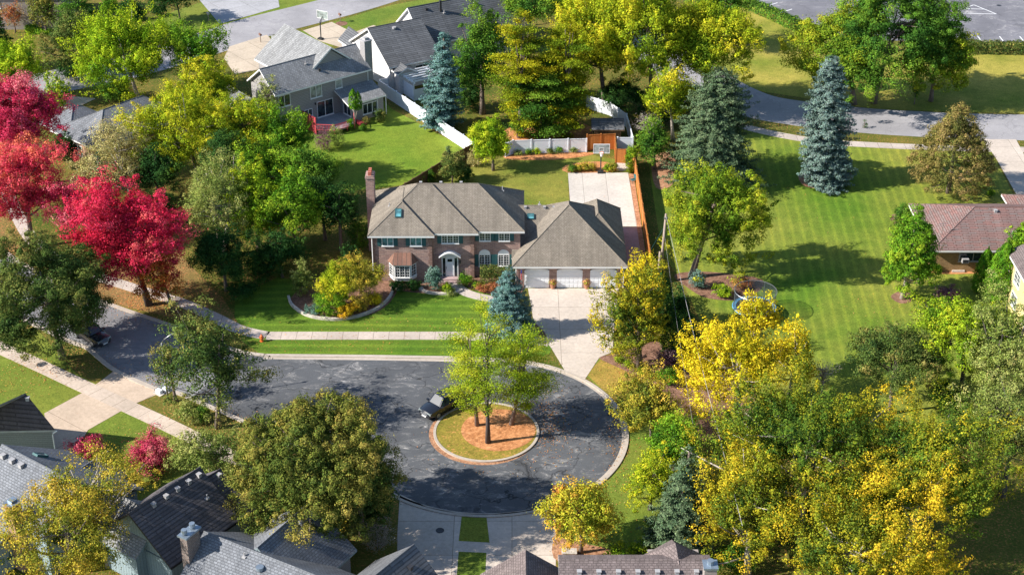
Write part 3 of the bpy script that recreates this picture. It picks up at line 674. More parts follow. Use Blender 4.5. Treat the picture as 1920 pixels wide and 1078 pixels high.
def vents(par, pts, mat='vent', s=.3, name='roof_vent', ang=0):
    for p in pts:
        mb = MB(); mb.box(-s/2,s/2,-s/2,s/2,-.15,.16); mb.box(-s*.62,s*.62,-s*.62,s*.62,.16,.2); mb.build(name, M[mat], par, p, ang)
def pipe(par, p, h=.35): mb = MB(); mb.tube([(0,0,-.1),(0,0,h)], .06, 6); mb.box(-.16,.16,-.16,.16,-.1,.03); mb.build('vent_pipe', M['vent'], par, p)
def onY(px, py, Y):        # point of a wall plane at distance Y seen at a pixel
    u = (px-960)/FPX; v = (py-539)/FPX; t = Y/(cp_-v*sp_); return u*t, CAMH+(-sp_-v*cp_)*t
# ---- the main brick house
HY = 145.0
mh = thing('brick_house', 'large brown brick house with grey hip roofs and an attached three car garage', 'house', (0, HY, 0))
wl = MB()
wl.box(-14.3,-8.2,1.35,10.8,0,5.25); wl.box(-8.19,-3.92,1.9,10.8,0,5.25); wl.box(-3.91,.85,2.35,11.1,0,5.25)
wl.box(.86,6.5,3.0,11.0,0,2.9); 
wl.build('wall', M['brick_main'], mh)
gw = MB(); DO = [(983,1029.6),(1043.8,1092),(1106,1155.8)]; dx = [(onY(a,530,144.8)[0], onY(b,530,144.8)[0]) for a, b in DO]
xs = .45
for a, b in dx: gw.box(xs, a, -.2, .15, 0, 2.6); gw.box(a, b, -.2, .15, 2.22, 2.6); xs = b
gw.box(xs, 11.35, -.2, .15, 0, 2.6); gw.box(.45,.75,.15,12.4,0,2.6); gw.box(11.05,11.35,.15,12.4,0,2.6); gw.box(.75,11.05,12.1,12.4,0,2.6)
gw.build('garage_wall', M['brick_main'], mh)
rf = MB(); hip(rf, -14.7,-7.9,.9,11.0,5.4,.66); hip(rf, -14.69,-3.4,1.45,11.25,5.4,.655); hip(rf, -14.68,1.3,1.92,11.6,5.4,.65)
rf.build('roof', [M['shingle_main'], M['white']], mh)
rf = MB(); gable(rf, .2,7.0,2.3,12.2,2.9,.58,'x'); hip(rf, 0,11.8,-.65,12.0,2.7,.70); hip(rf, 6.3,11.81,4.0,12.85,2.71,.88)
rf.slab([(-.05,1.2,2.72),(.9,1.2,2.72),(.9,2.3,3.15),(-.05,2.3,3.15)], .12, 0, 1)
rf.build('garage_roof', [M['shingle_main'], M['white']], mh)
for a, b in dx:          # arched garage doors with panel lines
    mb = MB(); w_ = b-a; mb.box(-w_/2,w_/2,.0,.06,0,2.0); n = 10
    arc_ = [(w_/2*math.cos(math.pi*i/n), 2.0+.22*math.sin(math.pi*i/n)) for i in range(n+1)]
    mb.add([(p[0],0,p[1]) for p in arc_]+[(p[0],.06,p[1]) for p in arc_], [tuple(range(n,-1,-1))]+[(i,i+1,n+2+i,n+1+i) for i in range(n)])
    for k in range(4):
        for j in range(6): cx = -w_/2+w_*(j+.5)/6; mb.box(cx-w_/16,cx+w_/16,-.02,0,.08+k*.49,.44+k*.49)
    mb.build('garage_door', M['door'], mh, ((a+b)/2, -.19, 0))
for X, Y in ((-14.34,1.31),(-8.26,1.31),(-3.98,1.86)):
    qn = MB()
    for k in range(13):
        l = .42 if k % 2 else .3; xx = X if X == -14.34 else X-l+.08; z = .1+k*.4; qn.box(xx, xx+l, Y, Y+.2, z, z+.36)
    qn.build('quoin', M['brick_quoin'], mh)
def mwin(l, r, tp, bt, Y, cols, rows, glass='glass', arch=False, shut=True, trim='teal'):
    x0, z0 = onY(l, bt, Y+HY); x1, z1 = onY(r, tp, Y+HY); x1 = onY(r, bt, Y+HY)[0]
    window(mh, (x0+x1)/2, Y, z0, -90, x1-x0, z1-z0, cols, rows, glass, arch)
    if shut:
        for s in (-1, 1):
            mb = MB(); xs_ = x0-.44 if s < 0 else x1+.02; mb.box(0,.42,-.05,0,0,z1-z0)
            for k in range(int((z1-z0)/.12)): mb.box(.05,.37,-.065,-.05,.05+k*.12,.11+k*.12)
            mb.build('shutter', M['teal'], mh, (xs_, Y, z0))
mwin(716,738,441.5,461,1.35,2,1,'glass_teal'); mwin(769,791,441.5,461,1.35,2,1,'glass_teal')
mwin(828,860.3,439,456.3,1.9,3,4); mwin(898.7,920,434.5,451.7,2.35,2,4); mwin(935,955.8,434.5,451.7,2.35,2,4)
mwin(898,919.5,477,498.7,2.35,2,5,arch=True); mwin(933.7,955,477,498.7,2.35,2,5,arch=True)
# entrance
x0, z0 = onY(828.5,505,HY+1.9); x1, z1 = onY(859,478,HY+1.9); cx = (x0+x1)/2; ew = x1-x0
en = MB(); en.box(x0,x0+.1,1.75,1.9,.3,2.6); en.box(x1-.1,x1,1.75,1.9,.3,2.6); en.box(x0+.1,x1-.1,1.77,1.9,2.45,2.6)
en.box(x0+.42,x0+.5,1.78,1.9,.3,2.45); en.box(x1-.5,x1-.42,1.78,1.9,.3,2.45)
n = 12; pr_ = [(cx-1.12+2.24*i/n, 2.6+.55*math.sin(math.pi*i/n)) for i in range(n+1)]
en.add([(p[0],1.35,p[1]) for p in pr_]+[(p[0],1.9,p[1]) for p in pr_]+[(p[0],1.35,p[1]+.12) for p in pr_]+[(p[0],1.9,p[1]+.12) for p in pr_],
  [(i,i+1,n+2+i,n+1+i)[::-1] for i in range(n)]+[(2*n+2+i,2*n+3+i,3*n+4+i,3*n+3+i) for i in range(n)]+[(i,i+1,2*n+3+i,2*n+2+i) for i in range(n)]+[(n,2*n+1,4*n+3,3*n+2),(0,n+1,3*n+3,2*n+2)[::-1]])
en.add([(p[0],1.86,p[1]) for p in pr_], [tuple(range(n+1))])
dk = en.build('entry_surround', M['white'], mh)
dr = MB(); dr.box(cx-.47,cx+.47,1.80,1.86,.3,2.42)
for k in range(2):
    for j in (0,1): dr.box(cx-.36+j*.4,cx-.04+j*.4,1.785,1.80,.45+k*.72,1.05+k*.72)
d_ = dr.build('door', M['door'], mh); mb = MB(); mb.box(cx-.25,cx+.25,1.78,1.80,2.0,2.32); mb.build('pane', M['glass'], d_)
mb = MB(); mb.tube([(cx-.38,1.79,1.2),(cx-.38,1.74,1.2),(cx-.38,1.74,1.45)], .025, 6); mb.build('handle', M['dark_metal'], d_)
for s in (x0+.26, x1-.26): mb = MB(); mb.box(s-.13,s+.13,1.82,1.86,.35,2.4); mb.build('sidelight', M['glass'], mh)
st = MB(); st.box(cx-1.0,cx+1.0,1.1,1.75,0,.30); st.box(cx-1.15,cx+1.15,.75,1.1,0,.15); st.build('step', M['brickpave'], mh)
mb = MB(); mb.box(-.07,.07,-.18,-.02,0,.32); mb.build('wall_lamp', M['dark_metal'], mh, (cx+1.05, 1.9, 1.8))
mb = MB(); mb.box(-.07,.07,-.18,-.02,0,.32); mb.build('wall_lamp', M['dark_metal'], mh, (11.2, -.2, 1.7))
# bay window with its metal roof
bx0, bz0 = onY(739,509,HY+.6); bx1, bz1 = onY(769,488.5,HY+.6)
bw = (bx1-bx0)/2; bc = (bx0+bx1)/2; bp = [(bc-bw-.5,1.34),(bc-bw,.5),(bc+bw,.5),(bc+bw+.6,1.34)]
mb = MB(); mb.prism(bp, .45, .85); bp2 = [(p[0], p[1]) for p in bp]; mb.prism([(bc-bw-.55,1.34),(bc-bw-.06,.42),(bc+bw+.06,.42),(bc+bw+.7,1.34)], 2.2, 2.35)
for p in bp[1:3]: mb.box(p[0]-.07,p[0]+.07,p[1]+.01,p[1]+.15,.85,2.15)
by = mb.build('bay_window', M['white'], mh)
window(by, bc, .52, .85, -90, 2*bw-.15, 1.34, 3, 4); 
for s in (-1, 1):
    aa = math.degrees(math.atan2(-.6, .84)) if s > 0 else 180-math.degrees(math.atan2(-.5, .84))
    window(by, bc+s*(bw+.29), .92, .85, aa, .8, 1.34, 1, 4)
mb = MB(); tp = [(bc-bw+.0,1.36,3.3),(bc+bw+.1,1.36,3.3)]; bt = [(bc-bw-.7,1.36,2.352),(bc-bw-.15,.3,2.352),(bc+bw+.15,.3,2.352),(bc+bw+.85,1.36,2.352)]
mb.add(tp+bt, [(3,4,1,0),(2,3,0),(4,5,1),(2,5,4,3)[::-1]]); mb.build('bay_roof', M['copper'], by)
# skylights, vents, pipes, chimney
for px, py, y in ((754,400,None),(998,400,None)):
    pass
def skylight(par, c, sx, sy, slope, ang=0, glass='glass_teal'):
    o = link('skylight', None, par, c); o.rotation_euler = (slope, 0, ang)
    mb = MB(); mb.box(-sx,sx,-sy,-sy+.07,-.1,.12); mb.box(-sx,sx,sy-.07,sy,-.1,.12); mb.box(-sx,-sx+.07,-sy+.07,sy-.07,-.1,.12); mb.box(sx-.07,sx,-sy+.07,sy-.07,-.1,.12)
    mb.build('skylight_frame', M['teal'], o); mb = MB(); mb.box(-sx+.07,sx-.07,-sy+.07,sy-.07,-.05,.08); mb.build('pane', M[glass], o)
skylight(mh, (-11.65,3.1,6.92), .33, .5, math.atan(.66)); skylight(mh, (1.95,6.0,5.1), .36, .34, math.atan(.58))
ch = MB(); ch.box(-15.32,-14.48,8.0,9.4,0,8.5); ch.box(-15.38,-14.42,7.94,9.46,8.5,8.65); ch.box(-15.32,-14.48,8.0,9.4,8.65,8.8); co = ch.build('chimney', M['brick_main'], mh)
for k in range(3): mb = MB(); mb.box(-15.06,-14.74,8.12+k*.44,8.42+k*.44,8.8,9.2); mb.build('flue', M['clay'], co)
pipe(mh, (-12.7,5.3,6.65)); pipe(mh, (-1.0,8.6,6.85), .5); pipe(mh, (2.9,7.9,5.55)); pipe(mh, (8.3,7.6,4.7)); 
vents(mh, [(x,6.95,5.62) for x in (1.4,3.4,4.4)]+[(x,7.0,8.45) for x in (-9.5,-7.4,-5.3)], s=.24)
for p in ((-14.3,1.25,5.2),(.42,-.3,2.5),(11.4,-.3,2.5)): gt = MB(); gt.tube([p,(p[0],p[1],.1)], .05, 5); gt.build('downspout', M['white'], mh)
# ---- taupe house with the red deck
def frame_house(name, label, px, py, z, yaw):
    o = g(px, py, z); return thing(name, label, 'house', (o[0], o[1], 0), R(yaw))
h2 = frame_house('house', 'taupe two storey house with a steep cross gable, red deck and sunroom', 515.5, 180, 5.3, 38.8)
wl = MB(); wl.box(.35,13.9,.4,6.3,0,5.2); wl.box(5.1,14.1,6.31,12.4,0,5.1)
wl.add([(6.8,2.1,6.4),(12.2,2.1,6.4),(9.5,2.1,8.5),(6.8,2.4,6.4),(12.2,2.4,6.4),(9.5,2.4,8.5)], [(0,1,2),(5,4,3)])
wl.box(9.6,14.2,-2.5,.39,0,2.5)
rf = MB(); gable(rf, 0,14.27,0,6.7,5.3,.73,'x',walls=wl)
# cross gable: steep planes from its ridge, the left one carried down to the low eave
rf.slab([(4.75,12.9,5.15),(4.75,5.2,5.15),(6.45,1.75,6.45),(9.6,1.75,8.8),(9.6,12.9,8.8)], .22, 0, 1); rf.slab([(14.4,5.2,5.15),(14.4,12.9,5.15),(9.6,12.9,8.8),(9.6,1.75,8.8),(12.7,1.75,6.45)], .22, 0, 1)
rf.slab([(8.75,-2.8,2.62),(14.5,-2.8,2.62),(14.5,.38,3.75),(8.75,.38,3.75)], .18, 0, 1)
rf.slab([(-2.2,7.2,2.6),(.3,5.8,2.9),(.3,15.5,2.9),(-2.2,15.5,2.6)], .18, 0, 1)
wl.box(-1.9,.3,7.5,15.2,0,2.35)
wl.build('wall', M['siding_taupe'], h2); rf.build('roof', [M['shingle_grey'], M['white']], h2)
mb = MB(); mb.box(14.05,15.15,1.0,2.1,0,8.6); c_ = mb.build('chimney', M['siding_taupe'], h2); mb = MB(); mb.box(13.98,15.22,.93,2.17,8.6,8.75); mb.box(14.3,14.9,1.25,1.85,8.75,9.05); mb.build('chimney_cap', M['vent'], c_)
window(h2, 1.5,.4,3.4,-90,1.7,1.5,2,1); window(h2, 6.1,.4,3.4,-90,1.7,1.6,2,1,'glass_light'); window(h2, 9.5,.4,3.8,-90,1.0,1.1,1,1,'glass_light'); window(h2, 4.8,.4,1.2,-90,1.2,.95,2,1)
window(h2, 7.3,.4,.65,-90,2.4,2.1,2,1); window(h2, 9.6,-1.2,.65,180,1.7,1.9,2,1); window(h2, 12.1,-2.5,.7,-90,2.2,1.4,3,1); window(h2, -1.0,7.5,1.1,-90,1.0,1.0,1,1,'glass_light')
pipe(h2, (6.2,2.6,7.2)); vents(h2, [(7.4,1.4,6.4)], 'dark_metal', .26); mb = MB(); mb.box(-.08,.08,-.2,0,0,.25); mb.build('wall_lamp', M['dark_metal'], h2, (5.9,.4,2.5))
for p in ((14.45,-2.7,2.5),(13.2,-2.62,2.4),(13.9,.32,5.1)): mb = MB(); mb.tube([p,(p[0],p[1],0)], .06, 6); mb.build('downspout', M['white'], h2)
dk = thing('deck', 'raised grey deck with red stained railing behind the taupe house', 'deck', tuple((h2.matrix_basis @ Vector((6.3,-1,0)))), R(38.8))
h2.matrix_basis
def dl(p): return (p[0]-6.3, p[1]+1)
poly = [dl(p) for p in ((4.0,.35),(9.5,.35),(9.5,-2.45),(8.4,-4.3),(5.6,-4.2),(4.0,-2.6))]
mb = MB(); mb.prism(poly, .42, .55); mb.build('deck_floor', M['deck'], dk)
rl = MB(); pth = [dl(p) for p in ((9.6,-2.6),(8.5,-4.4),(5.6,-4.3),(3.95,-2.7))]
for a, b in zip(pth[:-1], pth[1:]):
    L = math.hypot(b[0]-a[0], b[1]-a[1]); n = int(L/.18)
    for zz in (.62, 1.35): rl.tube([(a[0],a[1],zz),(b[0],b[1],zz)], .055, 4)
    for i in range(n+1): t = i/n; x = a[0]+(b[0]-a[0])*t; y = a[1]+(b[1]-a[1])*t; rl.box(x-.025,x+.025,y-.025,y+.025,.1 if i % 6 == 0 else .62,1.35)
rl.build('railing', M['wood_red'], dk)
mb = MB(); mb.box(-2.42,-2.3,-1.7,1.3,0,2.2); mb.build('privacy_screen', M['wood_red'], dk)
mb = MB()
for i in range(3): mb.box(3.35+i*.3,3.65+i*.3,-3.0,-1.6,0,.42-.13*i)
mb.build('step', M['wood_red'], dk)
# ---- white and grey house next door
h3 = frame_house('house', 'white sided house with two parallel dark grey gables behind the white fence', 729, 127.6, 3.5, 31)
wl = MB(); rf = MB(); wl.box(.3,7.8,.4,11.4,0,3.4); wl.box(7.9,22,4.9,13.2,0,3.6)
gable(rf, 0,8.0,0,11.9,3.5,.6,'x',walls=wl); gable(rf, 7.6,24.5,4.4,13.6,3.7,.85,'x',walls=wl)
gable(rf, -.2,3.2,10.0,15.0,2.7,.9,'y',walls=wl); wl.box(.2,2.8,11.41,14.6,0,2.6)
gable(rf, .5,3.3,-1.6,2.6,3.0,.5,'y',walls=wl); wl.box(.9,2.9,-1.2,.39,0,2.9)
wl.build('wall', M['siding_white'], h3); rf.build('roof', [M['shingle_dark'], M['white']], h3)
mb = MB(); mb.tube([(0,0,-.1),(0,0,.12)], .28, 12); mb.build('roof_vent', M['vent'], h3, (3.6,5.2,6.7)); pipe(h3, (12.5,7.6,6.5)); pipe(h3, (17.5,8.0,7.0)); vents(h3, [(10.2,8.4,7.1)], 'dark_metal')
mb = MB(); mb.box(12.0,12.25,7.8,8.05,6.2,8.2); mb.build('flue', M['dark_metal'], h3)
window(h3, 5.2,.4,1.0,-90,2.2,1.9,2,1); window(h3, 22.01,8,1.2,0,1.5,1.3,2,1)
pg = thing('pergola', 'white pergola over a patio beside the blue spruce', 'pergola', tuple(h3.matrix_basis @ Vector((3.4,-2.3,0))), R(31))
mb = MB()
for x in (-1.9,1.9):
    for y in (-1.7,1.7): mb.box(x-.08,x+.08,y-.08,y+.08,0,2.4)
    mb.box(x-.06,x+.06,-2.1,2.1,2.4,2.6)
for k in range(6): yy = -1.9+k*.76; mb.box(-2.3,2.3,yy-.06,yy+.06,2.6,2.78)
mb.build('pergola_frame', M['vinyl'], pg); mb = MB(); mb.box(-1.95,-1.88,-1.62,1.62,0,1.9); mb.box(-1.8,1.8,-1.78,-1.71,0,1.5); mb.build('screen_panel', M['vinyl'], pg)
# ---- house hidden in the trees at the left
h4 = thing('house', 'blue grey hip roofed house with a terracotta wall between the maples and the olive trees', 'house', (-47.2,181.4,0), R(50))
wl = MB(); wl.box(-7,6.2,-4.2,4.2,0,2.8); wl.build('wall', M['brick_orange'], h4)
rf = MB(); hip(rf, -7.5,6.7,-4.7,4.7,3,.5); hip(rf, -7.0,-.2,1.5,8,2.95,.55); rf.build('roof', [M['shingle_pale'], M['white']], h4)
skylight(h4, (-4.4,-2.4,4.15), .35, .75, math.atan(.5), 0, 'glass'); window(h4, -7.0,0,.9,180,1.6,1.3,2,1)
h5 = thing('house', 'tan two storey house cut by the top left corner of the view', 'house', (-70,222,0), 0)
wl = MB(); wl.box(-8,5.5,0,9,0,6); wl.build('wall', M['siding_tan'], h5); rf = MB(); hip(rf, -8.6,6.1,-.6,9.6,6.1,.5); rf.build('roof', [M['shingle_grey'], M['white']], h5)
window(h5, 2.3,0,3.2,-90,2.0,1.7,2,2); window(h5, -4.4,0,3.2,-90,1.8,1.7,2,2)
# ---- right edge
h6 = thing('ranch_house', 'low tan brick ranch house with a rosy brown hip roof at the right edge', 'house', (43.4,147.7,0), 0)
wl = MB(); wl.box(.6,28,.6,10.5,0,2.7); wl.box(11.4,28,10.51,13.0,0,2.7); wl.build('wall', M['brick_tan'], h6)
rf = MB(); hip(rf, 0,30,0,11.1,2.8,.42); hip(rf, 10.8,30,7.6,13.5,2.79,.34); rf.build('roof', [M['shingle_red'], M['white']], h6)
vents(h6, [(7.6,4.9,4.9),(12.6,4.9,4.9),(16,4.9,4.9)], s=.3); pipe(h6, (8.8,2.2,3.7), .25)
window(h6, 4.6,.6,1.25,-90,3.0,1.05,2,1,frame='vent'); window(h6, .6,2.4,.9,180,1.4,1.3,2,2); window(h6, .6,7.2,.9,180,1.4,1.3,2,2)
mb = MB(); mb.box(2.6,3.9,.42,.62,-.05,.22); mb.build('window_well', M['stone'], h6)
ac = thing('air_conditioner', 'white air conditioner box in the ranch house window', 'air conditioner', (43.4+3.7,147.95,1.32)); mb = MB(); mb.box(-.34,.34,-.28,.3,0,.46); mb.build('case', M['vent'], ac); mb = MB(); mb.box(-.28,.28,-.29,-.28,.05,.41); mb.build('grille', M['dark_metal'], ac)
an = thing('antenna', 'thin antenna mast on the left slope of the rosy brown roof', 'antenna', (44.9,150.0,3.4)); mb = MB(); mb.tube([(0,0,0),(0,0,1.5)], .03, 5); mb.tube([(-.45,0,1.35),(.45,0,1.35)], .02, 4); mb.tube([(-.3,0,1.1),(.3,0,1.1)], .02, 4); mb.build('mast', M['metal'], an)
h7 = thing('yellow_house', 'yellow two storey house with white windows cut by the right edge', 'house', (49.4,142.6,0), 0)
wl = MB(); rf = MB(); wl.box(.45,12,-18,-.4,0,5.4); gable(rf, 0,12.4,-18.5,0,5.5,.45,'y',walls=wl); wl.build('wall', M['siding_yellow'], h7); rf.build('roof', [M['shingle_taupe'], M['white']], h7)
for y in (-3.2,-7.5): window(h7, .45,y,3.3,180,1.8,1.4,2,3); window(h7, .45,y,.9,180,1.8,1.4,2,3)
mb = MB(); mb.box(.38,.5,-.5,-.36,0,5.3); mb.build('corner_trim', M['white'], h7)
# ---- lower left group, streets run at 36 degrees
FO = g(407.5,1000.5,2.8); FM = Matrix.Translation((FO[0], FO[1], 0)) @ Matrix.Rotation(R(-36), 4, 'Z')
def fh(label, x, y, yaw=-36):
    p = FM @ Vector((x, y, 0)); return thing('house', label, 'house', tuple(p), R(yaw))
e = fh('blue grey sided house with a ribbed slate roof and a row of square vents', -4, 0)
wl = MB(); rf = MB(); gable(rf, -4.1,4.1,-5,2.5,2.75,.80,'y',walls=wl); gable(rf, -3.0,4.1,.5,4.1,2.76,.68,'y',walls=wl)
wl.box(-3.7,3.7,-4.6,2.1,0,2.7); wl.box(-2.6,3.7,2.11,3.7,0,2.7)
rf2 = MB(); gable(rf2, -3.0,1.25,-5.9,-.1,2.75,.80,'x',walls=wl); wl.box(-2.6,.9,-5.6,-.4,0,2.9)
wl.build('wall', M['siding_teal'], e); rf.build('roof', [M['shingle_slate'], M['dark_metal']], e); rf2.build('roof', [M['shingle_grey'], M['siding_teal']], e)
vents(e, [(.45,y,5.75) for y in (1.9,.8,-.4,-1.6,-2.9)]+[(.95,3.5,5.0),(-.6,-3.6,4.75),(-.6,-1.5,4.3)], s=.3); pipe(e, (1.9,1.2,4.6))
window(e, .9,-3.4,1.0,0,2.1,1.1,3,1,frame='vent')
g_ = fh('grey roofed house with a brick chimney stack at the bottom edge', 2.2, -3.2, -30)
wl = MB(); rf = MB(); gable(rf, 0,14,-4.6,4.6,2.9,.68,'x',walls=wl); wl.box(.4,13.6,-4.2,4.2,0,3.0)
gable(rf, .6,8.6,.5,7.3,2.74,.8,'y',walls=wl); wl.box(1.0,8.2,4.21,6.9,0,2.8)
wl.build('wall', M['siding_grey'], g_); rf.build('roof', [M['shingle_pale'], M['siding_teal']], g_)
mb = MB(); mb.box(-.35,.3,-2.2,-.8,0,6.9); c_ = mb.build('chimney', M['brick_grey'], g_); mb = MB(); mb.box(-.46,.42,-2.36,-.64,6.9,7.05); mb.tube([(-.05,-2.0,7.15),(-.05,-2.0,7.5)], .22, 8); mb.tube([(-.05,-1.1,7.15),(-.05,-1.1,7.5)], .22, 8); mb.build('chimney_cap', M['cap'], c_)
mb = MB(); mb.tube([(0,0,-.1),(0,0,.15)], .3, 12); mb.build('roof_vent', M['cap'], g_, (5.9,-.9,5.55)); vents(g_, [(8.1,-1.4,5.1),(10,-1.8,4.9),(5.4,6.2,5.7),(5.4,4.8,5.7)], s=.26); pipe(g_, (4.2,-.5,5.7))
j = fh('small grey roofed garage at the bottom edge beside the concrete driveway', 15.9, 0)
wl = MB(); rf = MB(); gable(rf, -3.9,3.9,-6,4.8,2.75,.85,'y',walls=wl); wl.box(-3.5,3.5,-5.6,4.4,0,2.9); wl.build('wall', M['siding_grey'], j); rf.build('roof', [M['shingle_dark'], M['white']], j)
vents(j, [(.9,y,5.3) for y in (3.2,1.8,.4)], 'dark_metal', .3)
a_ = thing('house', 'dark roofed garage wing cut by the left edge beside the shaded driveway', 'house', (g(104,806,2.8)[0],g(104,806,2.8)[1],0), 0)
q0 = (a_.location.x, a_.location.y); aw = lambda px, py, z: (g(px,py,z)[0]-q0[0], g(px,py,z)[1]-q0[1], z)
pk = aw(47.3,736.7,5.9); re = aw(-70,790,5.9); fl_ = (-9.5,-.35,2.8)
mb = MB(); mb.slab([fl_,(0,0,2.8),pk,re], .2, 0, 1); lf = (pk[0]-(0-pk[0]), pk[1]+(pk[1]-0), 2.8)
lf2 = (re[0]-3.4, re[1]+2.5, 2.8); mb.slab([(pk[0]-3.4,pk[1]+2.5,2.8),lf2,re,pk], .2, 0, 1)
mb.build('roof', [M['shingle_brown'], M['vent']], a_)
mb = MB(); mb.prism([(-.45,.25),(-9.4,-.05),(-11,5),(pk[0]-3,pk[1]+1.8)], 0, 2.62); mb.build('wall', M['siding_grey'], a_)
vents(a_, [(pk[0]*.93,pk[1]*.86,5.4),(pk[0]-2.1,pk[1]-2.0,5.2)], s=.3); mb = MB(); mb.tube([(.1,0,2.7),(-.25,.05,2.45),(-.35,.1,2.2),(-.35,.1,.05)], .055, 6); mb.build('downspout', M['white'], a_)
b_ = fh('large grey roofed house behind the gold locusts with three square vents', -13.4, -5.5)
wl = MB(); rf = MB(); gable(rf, -4.6,4.6,-3.9,6.0,4.45,.65,'x',walls=wl,asym=0); wl.box(-4.2,4.2,-3.5,5.6,0,3.0); wl.box(-4.2,4.2,-3.5,0,3.0,4.4)
gable(rf, -2.0,2.0,3.0,6.6,2.9,.78,'y',walls=wl); wl.box(-1.6,1.6,5.61,6.2,0,2.8); rf.slab([(-5.5,-6.6,2.9),(1.2,-6.6,2.9),(1.2,-3.6,3.9),(-5.5,-3.6,3.9)], .15, 0, 1); wl.box(-5.2,.9,-6.2,-3.51,0,2.7)
wl.build('wall', M['siding_teal'], b_); rf.build('roof', [M['shingle_pale'], M['cap']], b_)
vents(b_, [(x,-.75,6.65) for x in (-3.6,-2.5,-1.4)], s=.34); pipe(b_, (-3.3,-2.0,5.8)); skylight(b_, (-2.2,1.7,5.95), .3, .6, math.atan(-.65), 0, 'glass_light')
for x in (-3.9,-2.2): window(b_, x,-6.2,.6,-90,1.4,1.6,2,1); window(b_, x,-3.5,3.3,-90,1.2,.9,1,1)
mb = MB(); mb.box(1.0,1.9,-4.4,-3.52,0,6.2); c_ = mb.build('chimney', M['brick_orange'], b_); mb = MB(); mb.box(.93,1.97,-4.47,-3.45,6.2,6.35); mb.box(1.2,1.7,-4.2,-3.7,6.35,6.55); mb.build('chimney_cap', M['cap'], c_)
k_ = thing('house', 'taupe roofed house with seven square vents at the bottom edge', 'house', (8,90,0), 0)
wl = MB(); rf = MB(); gable(rf, -10.4,-3.6,-6,5.4,2.8,.68,'y',walls=wl); gable(rf, -4.6,6.6,-1.6,4.7,3.9,.3,'x',walls=wl,asym=3.7)
PP = [(4.05,4.9,6.1),(1.5,5.5,4.35),(4.3,2.7,5.15),(6.7,5.3,4.35),(4.1,7.6,4.35)]
for i_, j_ in ((1,2),(2,3),(3,4),(4,1)): rf.slab([PP[i_],PP[j_],PP[0]], .15, 0, 1)
wl.box(-10,-4,-5.6,5,0,2.9); wl.box(-4.2,6.2,-1.2,4.3,0,4.0); wl.box(2.2,6.0,4.31,6.6,0,4.2); wl.build('wall', M['siding_tan'], k_); rf.build('roof', [M['shingle_taupe'], M['white']], k_)
vents(k_, [(-3.1+i*1.42,2.6,5.2) for i in range(7)], s=.3); mb = MB(); mb.box(5.8,6.7,1.2,2.1,3,6.6); c_ = mb.build('chimney', M['siding_tan'], k_); mb = MB(); mb.box(5.72,6.78,1.12,2.18,6.6,6.75); mb.tube([(6.25,1.65,6.75),(6.25,1.65,7.1)], .25, 8); mb.build('chimney_cap', M['cap'], c_)
# garden shed behind the white fence
sh = thing('shed', 'dark roofed garden shed behind the cedar fence', 'shed', g(1138,262)); wl = MB(); rf = MB(); gable(rf, -2.0,2.0,-1.6,1.6,2.0,.5,'x',walls=wl); wl.box(-1.6,1.6,-1.2,1.2,0,2.0)
wl.build('wall', M['wood_brown'], sh); rf.build('roof', [M['shingle_dark'], M['wood_brown']], sh)
# ------------------------------------------------------------------ fences
def fence(name, label, pts, h, mat, post=2.4, pw=.07, cap=.12, postmat=None, rail=True, thick=.05):
    P = [Vector(p[:2]) for p in pts]; o = P[0]; root = thing(name, label, 'fence', (o.x, o.y, 0))
    for a, b in zip(P[:-1], P[1:]):
        L = (b-a).length; n = max(1, round(L/post)); ang = math.atan2(b.y-a.y, b.x-a.x)
        for i in range(n):
            p = a+(b-a)*(i/n); l = L/n; mb = MB(); mb.box(pw,l-pw,-thick/2,thick/2,.05,h)
            if rail: mb.box(pw,l-pw,-.05,.05,h,h+.06); mb.box(pw,l-pw,-.045,.045,.02,.12)
            mb.build('panel', M[mat], root, (p.x-o.x, p.y-o.y, 0), ang)
            mb = MB(); mb.box(-pw,pw,-pw,pw,0,h+.1); mb.box(-pw-.02,pw+.02,-pw-.02,pw+.02,h+.1,h+.15); mb.build('post', M[postmat or mat], root, (p.x-o.x, p.y-o.y, 0), ang)
    mb = MB(); mb.box(-pw,pw,-pw,pw,0,h+.1); mb.build('post', M[postmat or mat], root, (P[-1].x-o.x, P[-1].y-o.y, 0)); return root
def top(px, py, h): return g(px, py, h)
fence('vinyl_fence', 'long white vinyl fence running diagonally from the taupe house to the lime tree', [top(709.5,151,1.7), top(888,267,1.7)], 1.7, 'vinyl')
fence('vinyl_fence', 'short white fence between the taupe house and the pergola', [top(709.5,151,1.7), top(735,146,1.7)], 1.7, 'vinyl')
fence('vinyl_fence', 'white vinyl fence of four panels behind the orange mulch bed', [top(962,264.5,1.7), top(1100,261,1.7)], 1.7, 'vinyl', 2.25)
fence('vinyl_fence', 'short white fence return beside the lime tree', [top(948,270,1.7), top(962,264.5,1.7)], 1.7, 'vinyl')
fence('vinyl_fence', 'small white fence section right of the cedar wall', [top(1158,259,1.7), top(1187,259,1.7)], 1.7, 'vinyl')
fence('vinyl_fence', 'white fence running back into the trees from the small section', [top(1187,259,1.7), top(1175,215,1.7), top(1145,194,1.7), top(1100,180,1.7)], 1.7, 'vinyl')
fence('wood_fence', 'brown wooden fence along the lower edge of the curved lawn', [top(888,268,1.6), top(828,302,1.6), top(774,335,1.6), top(745,352,1.6)], 1.5, 'wood_brown', 1.8)
fence('cedar_fence', 'tall orange cedar wall behind the basketball hoop', [top(1101,254,2.0), top(1153,252,2.0)], 2.0, 'wood_orange', 2.2)
fence('cedar_fence', 'short cedar gate section between the hoop and the tall yellow shrub', [top(1153,252,1.9), top(1155,278,1.9), top(1173,279,1.9)], 1.75, 'wood_orange', 1.5)
